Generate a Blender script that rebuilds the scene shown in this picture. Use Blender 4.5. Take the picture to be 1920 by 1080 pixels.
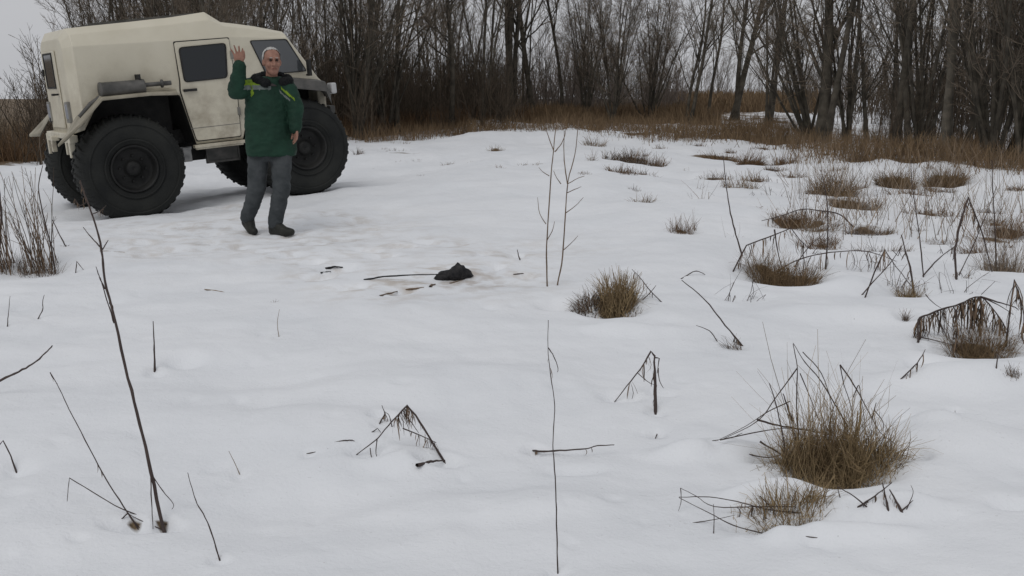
import bpy, bmesh, math, random
import numpy as np
from mathutils import Vector, Matrix

for _o in list(bpy.data.objects):
    bpy.data.objects.remove(_o)
scene = bpy.context.scene
COL = scene.collection

# ------------------------------------------------------------------ camera
F = 2000.0                      # focal length in pixels of the 1920 wide photograph
PITCH = math.radians(10.07)
CAM = np.array([0.0, 0.0, 1.4])
cam_d = bpy.data.cameras.new('camera')
cam_d.sensor_width = 36.0
cam_d.lens = 36.0 * F / 1920.0
cam_d.clip_start = 0.05
cam_d.clip_end = 3000
cam_o = bpy.data.objects.new('camera', cam_d)
COL.objects.link(cam_o)
cam_o.location = CAM
cam_o.rotation_euler = (math.pi / 2 - PITCH, 0, 0)
scene.camera = cam_o

# ------------------------------------------------------------------ overcast sky + soft sun
SUN_EL, SUN_AZ = math.radians(52), math.radians(205)
world = bpy.data.worlds.new('World')
scene.world = world
world.use_nodes = True
wn, wl = world.node_tree.nodes, world.node_tree.links
wn.clear()
sky = wn.new('ShaderNodeTexSky'); sky.sky_type = 'NISHITA'; sky.sun_disc = False
sky.sun_elevation = SUN_EL; sky.sun_rotation = SUN_AZ; sky.dust_density = 5; sky.air_density = 1.5
bw = wn.new('ShaderNodeRGBToBW'); wl.new(sky.outputs[0], bw.inputs[0])
tc = wn.new('ShaderNodeTexCoord')
nz = wn.new('ShaderNodeTexNoise'); nz.inputs['Scale'].default_value = 2.2; nz.inputs['Detail'].default_value = 5
mp = wn.new('ShaderNodeMapping'); mp.inputs['Scale'].default_value = (1, 1, 3)
wl.new(tc.outputs['Generated'], mp.inputs[0]); wl.new(mp.outputs[0], nz.inputs['Vector'])
cr = wn.new('ShaderNodeValToRGB')
cr.color_ramp.elements[0].position = .3; cr.color_ramp.elements[0].color = (3.64, 3.70, 3.88, 1)
cr.color_ramp.elements[1].position = .7; cr.color_ramp.elements[1].color = (4.16, 4.22, 4.4, 1)
wl.new(nz.outputs[0], cr.inputs[0])
mx = wn.new('ShaderNodeMix'); mx.data_type = 'RGBA'; mx.inputs[0].default_value = .94
wl.new(bw.outputs[0], mx.inputs[6]); wl.new(cr.outputs[0], mx.inputs[7])
bg = wn.new('ShaderNodeBackground'); bg.inputs[1].default_value = .105
wl.new(mx.outputs[2], bg.inputs[0])
wo = wn.new('ShaderNodeOutputWorld'); wl.new(bg.outputs[0], wo.inputs[0])

sd = bpy.data.lights.new('sun', 'SUN'); sd.energy = .6; sd.angle = math.radians(35); sd.color = (1, .975, .94)
so = bpy.data.objects.new('sun', sd); COL.objects.link(so)
so.rotation_euler = (math.pi / 2 - SUN_EL, 0, math.pi - SUN_AZ)
scene.view_settings.view_transform = 'Standard'
scene.view_settings.look = 'None'
scene.view_settings.exposure = 0.28
scene.view_settings.gamma = 1.0
scene.view_settings.use_curve_mapping = False
scene.cycles.max_bounces = 3
scene.cycles.diffuse_bounces = 2
scene.cycles.caustics_reflective = False
scene.cycles.caustics_refractive = False

# ------------------------------------------------------------------ measuring helpers
_FW = np.array([0, math.cos(PITCH), -math.sin(PITCH)])
_UP = np.array([0, math.sin(PITCH), math.cos(PITCH)])
_RT = np.array([1.0, 0, 0])


def ray(u, v):
    return _FW + _RT * (u - 960) / F + _UP * (540 - v) / F


def P(u, v, d):
    return CAM + d * ray(u, v)


def plane_hit(u, v, z):
    r = ray(u, v)
    return CAM + r * ((z - CAM[2]) / r[2])


# vehicle frame (origin at the middle of the rear axle)
def vframe():
    yaw, pit = math.radians(34), math.radians(5)
    X = np.array([math.cos(yaw) * math.cos(pit), math.sin(yaw) * math.cos(pit), math.sin(pit)])
    Y = np.array([-math.sin(yaw), math.cos(yaw), 0])
    return X, Y, np.cross(X, Y)


VX, VY, VZ = vframe()
VO = P(255, 317, 12.75) + VY * 1.1
TYRE_R = .625
WHEELBASE = 2.22

# ------------------------------------------------------------------ terrain
CTRL = []
for u in (-700, -100, 500, 1100, 1700, 2300, 2800):
    for v, z in ((1500, 0), (1080, 0), (820, 0.0), (640, 0.0)):
        CTRL.append(plane_hit(u, v, z))
for u, v, z in ((505, 442, .125), (600, 470, .10), (420, 470, .06), (250, 500, .03), (60, 520, .05), (-150, 500, .05),
                (800, 500, .05), (1000, 480, .06), (1300, 480, .05), (1600, 480, .04), (1880, 480, .04), (2150, 480, .04),
                (700, 380, .2), (900, 350, .25), (1100, 350, .25), (1350, 350, .2), (1600, 380, .12), (1850, 380, .1), (2200, 380, .1),
                (-20, 312, .2), (-250, 315, .2), (60, 330, .13), (40, 400, 0.02),
                (660, 262, .45), (800, 248, .58), (1000, 230, .70), (1200, 232, .68), (1400, 230, .66), (1550, 266, .45),
                (1700, 282, .40), (1920, 312, .30), (2200, 320, .3), (900, 290, .40), (1150, 290, .42), (1350, 290, .38)):
    CTRL.append(plane_hit(u, v, z))
for fx, sy in ((0, -.8), (0, .8), (1, -.8), (1, .8)):
    c = VO + VX * WHEELBASE * fx + VY * sy - VZ * TYRE_R
    CTRL.append(c + np.array([0, 0, .0]))
for a in np.radians(np.arange(-80, 81, 16)):
    for r, z in ((55, .72), (110, .8), (250, .9), (600, 1.0)):
        CTRL.append(np.array([math.sin(a) * r, math.cos(a) * r, z]))
CTRL = np.array(CTRL)


def warp(x, y):
    r = np.hypot(x, y + 3)
    return np.arctan2(x, y + 3) * 2.2, np.log(r + 2) * 1.6


_ca, _cb = warp(CTRL[:, 0], CTRL[:, 1])
_rng = np.random.default_rng(5)
_K = []
for lam, amp, n in ((5., .028, 14), (2.2, .014, 16), (1.0, .009, 18), (.45, .0050, 24), (.22, .0018, 26)):
    for _ in range(n):
        a = _rng.uniform(0, math.pi)
        l = lam * _rng.uniform(.7, 1.4)
        _K.append((math.cos(a) * 6.283 / l, math.sin(a) * 6.283 / l, _rng.uniform(0, 6.283), amp * _rng.uniform(.5, 1.2) / math.sqrt(n) * 2))
BUMPS = []      # x, y, rx, ry, angle, amount


def base_h(x, y):
    a, b = warp(x, y)
    w = np.exp(-((a[..., None] - _ca) ** 2 + (b[..., None] - _cb) ** 2) / (2 * .17 ** 2)) + 1e-12
    z = (w * CTRL[:, 2]).sum(-1) / w.sum(-1)
    far = np.clip(np.hypot(x, y) / 25, .35, 1.6)
    n = 0
    for kx, ky, ph, am in _K:
        n = n + am * np.sin(kx * x + ky * y + ph)
    return z + n * np.minimum(far + .3, 1.3)


def height(x, y):
    x = np.asarray(x, float); y = np.asarray(y, float)
    z = base_h(x, y)
    for bx, by, rx, ry, an, am in BUMPS:
        m = (np.abs(x - bx) < 3 * max(rx, ry)) & (np.abs(y - by) < 3 * max(rx, ry))
        if m.any():
            dx, dy = x[m] - bx, y[m] - by
            c, s = math.cos(an), math.sin(an)
            q = ((dx * c + dy * s) / rx) ** 2 + ((-dx * s + dy * c) / ry) ** 2
            z[m] += am * np.exp(-q * q * .5 - q * .5)
    return z


_TS = np.concatenate([np.linspace(.8, 12, 120), np.linspace(12.1, 60, 160), np.linspace(61, 500, 80)])


def _cross(ts, d):
    k = int(np.argmax(d < 0)) if (d < 0).any() else len(d) - 1
    k = max(k, 1)
    d0, d1 = d[k - 1], d[k]
    f = d0 / (d0 - d1) if d0 != d1 else 0
    return ts[k - 1] + (ts[k] - ts[k - 1]) * min(max(f, -1), 2)


def G(u, v):
    """point of the ground seen at a pixel of the photograph"""
    r = ray(u, v)
    p = CAM + _TS[:, None] * r
    t = _cross(_TS, p[:, 2] - base_h(p[:, 0], p[:, 1]))
    w = .35 + .06 * t
    ts = np.linspace(max(t - w, .5), t + w, 60)
    p = CAM + ts[:, None] * r
    t = _cross(ts, p[:, 2] - height(p[:, 0], p[:, 1]))
    q = CAM + t * r
    q[2] = float(height(np.array([q[0]]), np.array([q[1]]))[0])
    return q


def depth(p):
    return float((np.asarray(p) - CAM) @ _FW)


def gz(x, y):
    return float(height(np.array([x]), np.array([y]))[0])


def at_depth(u, d):
    """ground point in the direction of column u at distance d"""
    x = (u - 960) / F * d
    return np.array([x, d, gz(x, d)])


def bump(u, v, rx, ry, am, an=0.0):
    p = G(u, v)
    BUMPS.append((p[0], p[1], rx, ry, an, am))


# snow cushions and melt pits (all measured on the undisturbed surface first)
_b = []
for u, v, rx, ry, am in (
        (1575, 880, .20, .13, -.07), (1640, 955, .22, .08, .055), (1450, 930, .16, .07, .045), (1330, 850, .20, .08, .04), (1470, 850, .13, .07, -.05),
        (1830, 830, .30, .22, .05), (1740, 800, .12, .12, .04), (1700, 790, .06, .08, -.04), (1445, 985, .14, .06, -.05), (1640, 945, .12, .04, -.05),
        (1710, 850, .06, .08, -.05), (1560, 1010, .25, .06, .04),
        (1820, 650, .24, .16, -.06), (1850, 715, .5, .16, .07), (1725, 600, .16, .14, .03), (1700, 600, .08, .09, -.05), (1740, 680, .10, .12, -.04),
        (1150, 580, .20, .16, -.07), (1060, 570, .16, .14, -.05), (1180, 620, .3, .12, .03),
        (765, 860, .2, .1, .03), (700, 850, .1, .06, -.035), (820, 866, .09, .05, -.045), (720, 790, .06, .05, -.03), (1165, 745, .09, .07, -.03),
        (1230, 772, .05, .04, -.02), (1240, 735, .07, .06, -.02), (1005, 845, .05, .035, -.03), (1080, 880, .12, .05, -.018), (305, 985, .06, .04, -.045), (250, 985, .09, .05, -.035), (290, 692, .05, .05, -.02),
        (345, 672, .10, .09, -.03), (1232, 815, .04, .03, -.03), (1270, 860, .12, .06, .02), (20, 880, .08, .08, -.025),
        (1440, 515, .40, .3, -.06), (1500, 530, .25, .2, -.05), (1600, 540, .5, .25, .06), (1700, 545, .25, .2, -.05), (1590, 590, .5, .2, .04),
        (1900, 690, .12, .1, -.03), (1790, 768, .04, .03, -.02), (1900, 940, .08, .06, -.03), (860, 520, .5, .22, -.03), (640, 505, .18, .12, -.03),
        (1600, 380, .4, .4, -.05), (1680, 335, .5, .5, -.06), (1770, 335, .5, .5, -.06), (1880, 500, .4, .3, -.04), (60, 500, .5, .4, -.05),
        (600, 800, .5, .25, .03), (450, 700, .5, .3, -.025), (880, 720, .6, .3, .025), (150, 620, .5, .3, -.02), (900, 950, .4, .15, .02), (560, 940, .35, .15, -.02)):
    p = G(u, v)
    _b.append((p[0], p[1], rx, ry, 0.0, am * (1.7 if am < 0 else 1.5)))
BUMPS += _b
# trampled snow round the walker and along the way he came
rnd = random.Random(3)
FOOT = []
for u, v in ((470, 443), (528, 446), (560, 452), (600, 458), (430, 425), (395, 402), (575, 440), (640, 450), (620, 500), (645, 503), (690, 470), (720, 480), (450, 462),
             (500, 470), (540, 478), (585, 492), (400, 440), (350, 425), (390, 455), (310, 440), (260, 455), (220, 462), (600, 520), (660, 540), (760, 545), (930, 500),
             (965, 480), (975, 515), (900, 475), (850, 460), (800, 455), (750, 460), (700, 430), (660, 415), (620, 400), (330, 470), (280, 480), (445, 410), (420, 392)):
    p = G(u + rnd.uniform(-5, 5), v)
    FOOT.append(p)
    a = rnd.uniform(-.5, 1.2)
    BUMPS.append((p[0], p[1], .15, .065, a, -.055))
    BUMPS.append((p[0] + .14 * math.cos(a), p[1] + .14 * math.sin(a), .05, .06, a, .022))
# small melt holes in the old crust
for k in range(170):
    x_, y_ = rnd.uniform(-3.2, 3.2), rnd.uniform(2.6, 8.5)
    r_ = rnd.uniform(.02, .06)
    BUMPS.append((x_ * (.4 + y_ / 8), y_, r_, r_ * rnd.uniform(.6, 1), rnd.uniform(0, 3), -rnd.uniform(.15, .32) * r_))
# wheel ruts behind and under the vehicle
for sy in (-.8, .8):
    for k in range(26):
        c = VO + VY * sy + VX * (2.6 - k * .28)
        BUMPS.append((c[0], c[1], .26, .24, math.atan2(VX[1], VX[0]), -.022 + rnd.uniform(-.006, .006)))

# ------------------------------------------------------------------ mesh helpers
class MB:
    def __init__(s):
        s.v, s.f, s.n = [], [], 0

    def add(s, v, f):
        v = np.asarray(v, float).reshape(-1, 3)
        s.v.append(v)
        s.f.append(np.asarray(f, np.int64) + s.n)
        s.n += len(v)
        return s

    def tubes(s, pts, rad, sides=4, caps=False):
        """pts (N,P,3), rad (N,P)"""
        pts = np.asarray(pts, float); rad = np.asarray(rad, float)
        N, Pn, _ = pts.shape
        t = np.gradient(pts, axis=1)
        t /= np.linalg.norm(t, axis=2, keepdims=True) + 1e-9
        ref = np.zeros((N, 1, 3)); tm = np.abs(t.mean(1))
        ref[np.arange(N), 0, np.argmin(tm, 1)] = 1
        a = np.cross(t, ref); a /= np.linalg.norm(a, axis=2, keepdims=True) + 1e-9
        b = np.cross(t, a)
        th = np.arange(sides) * 2 * math.pi / sides
        ring = a[:, :, None] * np.cos(th)[None, None, :, None] + b[:, :, None] * np.sin(th)[None, None, :, None]
        v = pts[:, :, None] + ring * rad[:, :, None, None]
        idx = np.arange(N * Pn * sides).reshape(N, Pn, sides)
        q = np.stack([idx[:, :-1], np.roll(idx, -1, 2)[:, :-1], np.roll(idx, -1, 2)[:, 1:], idx[:, 1:]], -1).reshape(-1, 4)
        s.add(v, q)
        if caps and sides == 4:
            off = s.n - N * Pn * sides
            s.f.append((idx[:, 0][:, ::-1]) + off); s.f.append(idx[:, -1] + off)
        return s

    def ribbons(s, pts, wid, side):
        """flat blades: pts (N,P,3), wid (N,P), side (N,3)"""
        N, Pn, _ = pts.shape
        o = side[:, None] * wid[:, :, None] * .5
        v = np.stack([pts - o, pts + o], 2)
        idx = np.arange(N * Pn * 2).reshape(N, Pn, 2)
        q = np.stack([idx[:, :-1, 0], idx[:, :-1, 1], idx[:, 1:, 1], idx[:, 1:, 0]], -1).reshape(-1, 4)
        return s.add(v, q)

    def box(s, c, h, M=None):
        c = np.asarray(c, float); h = np.asarray(h, float)
        k = np.array([[-1, -1, -1], [1, -1, -1], [1, 1, -1], [-1, 1, -1], [-1, -1, 1], [1, -1, 1], [1, 1, 1], [-1, 1, 1]], float) * h
        if M is not None:
            k = k @ np.asarray(M, float).T
        return s.add(k + c, [[3, 2, 1, 0], [4, 5, 6, 7], [0, 1, 5, 4], [1, 2, 6, 5], [2, 3, 7, 6], [3, 0, 4, 7]])

    def grid(s, v, closed=False):
        """v (A,B,3) quads between neighbours; closed wraps B"""
        A, B, _ = v.shape
        idx = np.arange(A * B).reshape(A, B)
        if closed:
            j = np.roll(idx, -1, 1)
            q = np.stack([idx[:-1], j[:-1], j[1:], idx[1:]], -1).reshape(-1, 4)
        else:
            q = np.stack([idx[:-1, :-1], idx[:-1, 1:], idx[1:, 1:], idx[1:, :-1]], -1).reshape(-1, 4)
        return s.add(v, q)

    def arrays(s):
        return np.concatenate(s.v), np.concatenate(s.f)

    def mesh(s, name, mat, smooth=True, origin=None):
        v, f = s.arrays()
        if origin is not None:
            v = v - np.asarray(origin)
        me = bpy.data.meshes.new(name)
        me.vertices.add(len(v)); me.vertices.foreach_set('co', v.astype(np.float32).ravel())
        me.loops.add(f.size); me.loops.foreach_set('vertex_index', f.astype(np.int32).ravel())
        me.polygons.add(len(f)); me.polygons.foreach_set('loop_start', np.arange(0, f.size, 4, dtype=np.int32))
        me.polygons.foreach_set('use_smooth', np.full(len(f), smooth))
        me.update(calc_edges=True)
        me.validate()
        if mat:
            me.materials.append(mat)
        return me


def link(name, me, parent=None, loc=None, kind=None):
    o = bpy.data.objects.new(name, me)
    COL.objects.link(o)
    if loc is not None:
        o.location = tuple(loc)
    if parent is not None:
        o.parent = parent
    if kind:
        o['kind'] = kind
    return o


def tag(o, label, cat=None, group=None):
    o['label'] = label
    if cat: o['category'] = cat
    if group: o['group'] = group
    return o


def pymesh(name, verts, faces, mat, smooth=False):
    me = bpy.data.meshes.new(name)
    me.from_pydata([tuple(map(float, v)) for v in verts], [], [tuple(map(int, f)) for f in faces])
    me.polygons.foreach_set('use_smooth', [smooth] * len(me.polygons))
    me.update()
    if mat: me.materials.append(mat)
    return me


def bevel(o, w=.01, seg=2, ang=30):
    m = o.modifiers.new('bevel', 'BEVEL'); m.width = w; m.segments = seg; m.limit_method = 'ANGLE'; m.angle_limit = math.radians(ang)
    return o


# ------------------------------------------------------------------ materials
def new_mat(name, rough=.8):
    m = bpy.data.materials.new(name); m.use_nodes = True
    b = m.node_tree.nodes['Principled BSDF']
    b.inputs['Roughness'].default_value = rough
    return m, m.node_tree.nodes, m.node_tree.links, b


def noise_mat(name, c0, c1, scale=6, rough=.8, bump=0.0, bscale=None, island=False, detail=6, spec=.3, lo=.35, hi=.65, dist=.02):
    m, n, l, b = new_mat(name, rough)
    b.inputs['Specular IOR Level'].default_value = spec
    t = n.new('ShaderNodeTexCoord')
    z = n.new('ShaderNodeTexNoise'); z.inputs['Scale'].default_value = scale; z.inputs['Detail'].default_value = detail
    l.new(t.outputs['Object'], z.inputs['Vector'])
    r = n.new('ShaderNodeValToRGB')
    r.color_ramp.elements[0].position = lo; r.color_ramp.elements[0].color = (*c0, 1)
    r.color_ramp.elements[1].position = hi; r.color_ramp.elements[1].color = (*c1, 1)
    if island:
        g = n.new('ShaderNodeNewGeometry')
        ad = n.new('ShaderNodeMath'); ad.operation = 'MULTIPLY_ADD'; ad.inputs[1].default_value = .35; ad.inputs[2].default_value = .32
        l.new(z.outputs[0], ad.inputs[0])
        ms = n.new('ShaderNodeMath'); ms.operation = 'MULTIPLY_ADD'; ms.inputs[1].default_value = .5; l.new(g.outputs['Random Per Island'], ms.inputs[0])
        l.new(ad.outputs[0], ms.inputs[2])
        sb = n.new('ShaderNodeMath'); sb.operation = 'SUBTRACT'; sb.inputs[1].default_value = .25; l.new(ms.outputs[0], sb.inputs[0])
        l.new(sb.outputs[0], r.inputs[0])
    else:
        l.new(z.outputs[0], r.inputs[0])
    l.new(r.outputs[0], b.inputs['Base Color'])
    if bump:
        z2 = n.new('ShaderNodeTexNoise'); z2.inputs['Scale'].default_value = bscale or scale * 4; z2.inputs['Detail'].default_value = 5
        l.new(t.outputs['Object'], z2.inputs['Vector'])
        bp = n.new('ShaderNodeBump'); bp.inputs['Strength'].default_value = bump; bp.inputs['Distance'].default_value = dist
        l.new(z2.outputs[0], bp.inputs['Height']); l.new(bp.outputs[0], b.inputs['Normal'])
    return m


M = {}
M['bark_dark'] = noise_mat('bark_dark', (.040, .035, .027), (.10, .087, .068), 5, .9, .6, 30)
M['bark_grey'] = noise_mat('bark_grey', (.07, .062, .05), (.15, .132, .105), 5, .9, .6, 30)
M['twig'] = noise_mat('twig', (.115, .092, .070), (.23, .185, .14), 2, .9, island=True)
M['thicket'] = noise_mat('thicket', (.055, .043, .031), (.13, .10, .072), 1, .9, island=True)
M['thicket_far'] = noise_mat('thicket_far', (.11, .092, .08), (.21, .175, .15), 1, .9, island=True)
M['stalk'] = noise_mat('stalk', (.035, .026, .026), (.085, .063, .055), 12, .85, island=True)
M['stalk_pale'] = noise_mat('stalk_pale', (.13, .10, .075), (.30, .23, .165), 12, .85, island=True)
M['leaf_dry'] = noise_mat('leaf_dry', (.055, .040, .030), (.20, .14, .095), 8, .9, island=True)
M['straw'] = noise_mat('straw', (.10, .068, .036), (.44, .325, .18), 3, .85, island=True, lo=.2, hi=.85)
M['straw_dark'] = noise_mat('straw_dark', (.075, .050, .028), (.30, .205, .115), 3, .9, island=True, lo=.2, hi=.85)
M['red_grass'] = noise_mat('red_grass', (.085, .050, .027), (.22, .138, .075), .6, .9, island=True, lo=.2, hi=.85)
M['grass_far'] = noise_mat('grass_far', (.095, .062, .035), (.26, .18, .105), .5, .9, island=True, lo=.2, hi=.85)


def snow_material():
    m, n, l, b = new_mat('snow', .75)
    b.inputs['Specular IOR Level'].default_value = .25
    t = n.new('ShaderNodeTexCoord')
    def noise(s, d=4):
        z = n.new('ShaderNodeTexNoise'); z.inputs['Scale'].default_value = s; z.inputs['Detail'].default_value = d
        l.new(t.outputs['Object'], z.inputs['Vector']); return z.outputs[0]
    def ramp(i, p0, c0, p1, c1):
        r = n.new('ShaderNodeValToRGB'); r.color_ramp.elements[0].position = p0; r.color_ramp.elements[0].color = (*c0, 1)
        r.color_ramp.elements[1].position = p1; r.color_ramp.elements[1].color = (*c1, 1); l.new(i, r.inputs[0]); return r.outputs[0]
    def mix(f, a, c):
        x = n.new('ShaderNodeMix'); x.data_type = 'RGBA'; l.new(f, x.inputs[0]); l.new(a, x.inputs[6]); l.new(c, x.inputs[7]); return x.outputs[2]
    def math_(op, a, c):
        x = n.new('ShaderNodeMath'); x.operation = op
        for i, q in enumerate((a, c)):
            if isinstance(q, (int, float)): x.inputs[i].default_value = q
            else: l.new(q, x.inputs[i])
        return x.outputs[0]
    big = noise(1.1, 3)
    mid = noise(6, 5)
    fine = noise(70, 2)
    white = ramp(big, .3, (.74, .76, .79), .7, (.81, .825, .85))
    at = n.new('ShaderNodeAttribute'); at.attribute_name = 'cover'
    sp = n.new('ShaderNodeSeparateColor'); l.new(at.outputs['Color'], sp.inputs[0])
    # crumbs of bark and chaff everywhere, thin
    crumbs = ramp(fine, .70, (0, 0, 0), .75, (1, 1, 1))
    patch = ramp(mid, .45, (0, 0, 0), .65, (1, 1, 1))
    cf = math_('MULTIPLY', math_('MULTIPLY', crumbs, patch), .3)
    dark = ramp(mid, .3, (.10, .075, .05), .7, (.2, .15, .10))
    c = mix(cf, white, dark)
    # trodden dirt (attribute red) broken up by noise
    dn = ramp(mid, .45, (0, 0, 0), .66, (1, 1, 1))
    dirt = math_('MULTIPLY', math_('MULTIPLY', dn, sp.outputs[0]), .42)
    brown = ramp(big, .3, (.30, .22, .15), .7, (.45, .37, .27))
    c = mix(dirt, c, brown)
    # leaf litter and matted grass (attribute green) with patches of snow left in it
    ln = math_('ADD', math_('MULTIPLY', big, .6), math_('MULTIPLY', mid, .4))
    lf = ramp(math_('ADD', math_('MULTIPLY', ln, .6), math_('SUBTRACT', sp.outputs[1], .30)), .40, (0, 0, 0), .47, (1, 1, 1))
    litter = ramp(fine, .3, (.07, .05, .03), .7, (.21, .15, .09))
    c = mix(lf, c, litter)
    l.new(c, b.inputs['Base Color'])
    b1 = n.new('ShaderNodeBump'); b1.inputs['Strength'].default_value = .55; b1.inputs['Distance'].default_value = .03
    l.new(mid, b1.inputs['Height'])
    b2 = n.new('ShaderNodeBump'); b2.inputs['Strength'].default_value = .45; b2.inputs['Distance'].default_value = .006
    l.new(fine, b2.inputs['Height']); l.new(b1.outputs[0], b2.inputs['Normal'])
    l.new(b2.outputs[0], b.inputs['Normal'])
    return m


M['snow'] = snow_material()

# edge of the wood in the photograph: column -> row where snow ends
EDGE_U = np.array([-900, -300, 0, 110, 400, 660, 800, 1000, 1200, 1300, 1400, 1550, 1700, 1920, 2300, 2900])
EDGE_V = np.array([318, 312, 308, 300, 276, 256, 243, 229, 231, 232, 238, 262, 280, 306, 318, 330])
EDGE_D = np.array([np.hypot(*G(u, v)[:2]) for u, v in zip(EDGE_U, EDGE_V)])
EDGE_A = np.arctan((EDGE_U - 960) / F)


def edge_dist(x, y):
    return np.interp(np.arctan2(x, y), EDGE_A, EDGE_D)


# matted grass and bare litter showing through the snow: column, row, half sizes in metres, amount
LITTER = [(1680, 346, .45, .35, .6), (1772, 343, .5, .4, .6), (1405, 306, .5, .4, .55), (1340, 297, .9, .4, .55), (1560, 365, .6, .5, .5), (1590, 386, .5, .3, .55), (1195, 302, .5, .3, .5),
          (1400, 258, 2.2, 1.0, .55), (1480, 266, 2.0, .9, .55), (1220, 250, 1.5, 1.0, .5), (1270, 256, 1.2, .8, .5), (1620, 300, 1.2, .7, .5), (1720, 302, 1.5, .7, .5), (1850, 312, 1.4, .8, .5), (1440, 512, .22, .16, .6),
          (1492, 527, .24, .13, .62), (1575, 885, .2, .12, .62), (1150, 588, .17, .10, .62), (1828, 660, .22, .12, .6), (1705, 556, .14, .1, .5), (870, 250, 1.6, .6, .5), (760, 262, 1.4, .6, .5), (700, 285, .8, .4, .42), (760, 288, .9, .3, .45),
          (1115, 244, .8, .5, .5), (1000, 236, 1.2, .5, .45), (70, 510, .3, .2, .5), (1880, 505, .35, .2, .5), (1620, 430, .4, .2, .5), (305, 988, .05, .035, .55), (255, 986, .06, .035, .5), (930, 281, .25, .2, .5), (1280, 431, .2, .1, .5)]

# ------------------------------------------------------------------ ground sheet
def ground():
    ang = np.concatenate([np.radians(np.linspace(-180, -44, 50, endpoint=False)), np.radians(np.linspace(-44, 44, 540, endpoint=False)), np.radians(np.linspace(44, 180, 50))])
    r = np.concatenate([np.linspace(.05, 1.6, 12, endpoint=False), np.geomspace(1.6, 10, 300, endpoint=False), np.geomspace(10, 45, 140, endpoint=False), np.geomspace(45, 1500, 30)])
    A, Rr = np.meshgrid(ang, r)
    x, y = Rr * np.sin(A), Rr * np.cos(A)
    z = height(x.ravel(), y.ravel()).reshape(x.shape)
    mb = MB().grid(np.stack([x, y, z], -1)[:, ::-1])
    me = mb.mesh('ground', M['snow'])
    v = np.empty(len(me.vertices) * 3, np.float32); me.vertices.foreach_get('co', v); v = v.reshape(-1, 3)
    col = np.zeros((len(v), 4), np.float32); col[:, 3] = 1
    d = np.zeros(len(v))
    for p in FOOT:
        d = np.maximum(d, np.exp(-((v[:, 0] - p[0]) ** 2 + (v[:, 1] - p[1]) ** 2) / (2 * .22 ** 2)))
    for u, vv, s, a in ((780, 530, .32, 1.6), (840, 525, .4, 1.7), (900, 515, .4, 1.2), (720, 545, .25, 1.2), (560, 445, .9, .7), (430, 420, .8, .8), (330, 440, .7, .6), (250, 420, .6, .5), (1000, 470, .5, .4)):
        p = G(u, vv)
        d = np.maximum(d, a * np.exp(-((v[:, 0] - p[0]) ** 2 + ((v[:, 1] - p[1]) * .8) ** 2) / (2 * s ** 2)))
    col[:, 0] = np.clip(d, 0, 1.6)
    rr = np.hypot(v[:, 0], v[:, 1]); e = edge_dist(v[:, 0], v[:, 1])
    front = v[:, 1] > 0
    lit = np.clip((rr - e * .78) / (e * .26), 0, 1) * .62
    az = np.arctan2(v[:, 0], v[:, 1])
    lit = lit * np.interp(az, np.arctan((np.array([1150, 1300, 1500, 2000]) - 960) / F), [1, .8, .62, .62])
    for u, vv, rx, ry, a in LITTER:
        p = G(u, vv) if vv > 60 else (u, vv)
        lit = np.maximum(lit, a * np.exp(-(((v[:, 0] - p[0]) / rx) ** 2 + ((v[:, 1] - p[1]) / ry) ** 2)))
    col[:, 1] = np.where(front, lit, .1)
    ca = me.color_attributes.new('cover', 'FLOAT_COLOR', 'POINT')
    ca.data.foreach_set('color', col.ravel())
    g = link('snowy_ground', me, kind='structure')
    g['label'] = 'snow covered clearing with brown litter towards the wood'


# ------------------------------------------------------------------ bare trees
def unit(a):
    return a / (np.linalg.norm(a, axis=-1, keepdims=True) + 1e-9)


def grow(o, d, L, r0, r1, Pn, wob, up, rng):
    N = len(o)
    pts = np.zeros((N, Pn, 3)); pts[:, 0] = o
    dd = unit(d); seg = (L / (Pn - 1))[:, None]
    for k in range(1, Pn):
        dd = unit(dd + rng.normal(0, wob, (N, 3)) + np.array([0, 0, up]))
        pts[:, k] = pts[:, k - 1] + dd * seg
    t = np.linspace(0, 1, Pn)[None]
    return pts, r0[:, None] * (1 - t) + r1[:, None] * t


def children(pts, rad, k, t0, t1, ang, lenf, rng, rf=.6):
    N, Pn, _ = pts.shape
    par = np.repeat(np.arange(N), k)
    t = rng.uniform(t0, t1, len(par)) * (Pn - 1)
    i = np.minimum(t.astype(int), Pn - 2); fr = (t - i)[:, None]
    o = pts[par, i] * (1 - fr) + pts[par, i + 1] * fr
    tan = unit(pts[par, i + 1] - pts[par, i])
    rnd_ = unit(np.cross(tan, rng.normal(size=(len(par), 3))))
    a = np.radians(rng.normal(ang, 9, len(par)))[:, None]
    d = tan * np.cos(a) + rnd_ * np.sin(a)
    plen = np.linalg.norm(np.diff(pts, axis=1), axis=2).sum(1)[par]
    L = plen * lenf * (1.15 - .75 * t / (Pn - 1)) * rng.uniform(.6, 1.25, len(par))
    r = (rad[par, i] * (1 - fr[:, 0]) + rad[par, i + 1] * fr[:, 0]) * rf
    return o, d, L, r


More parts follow.
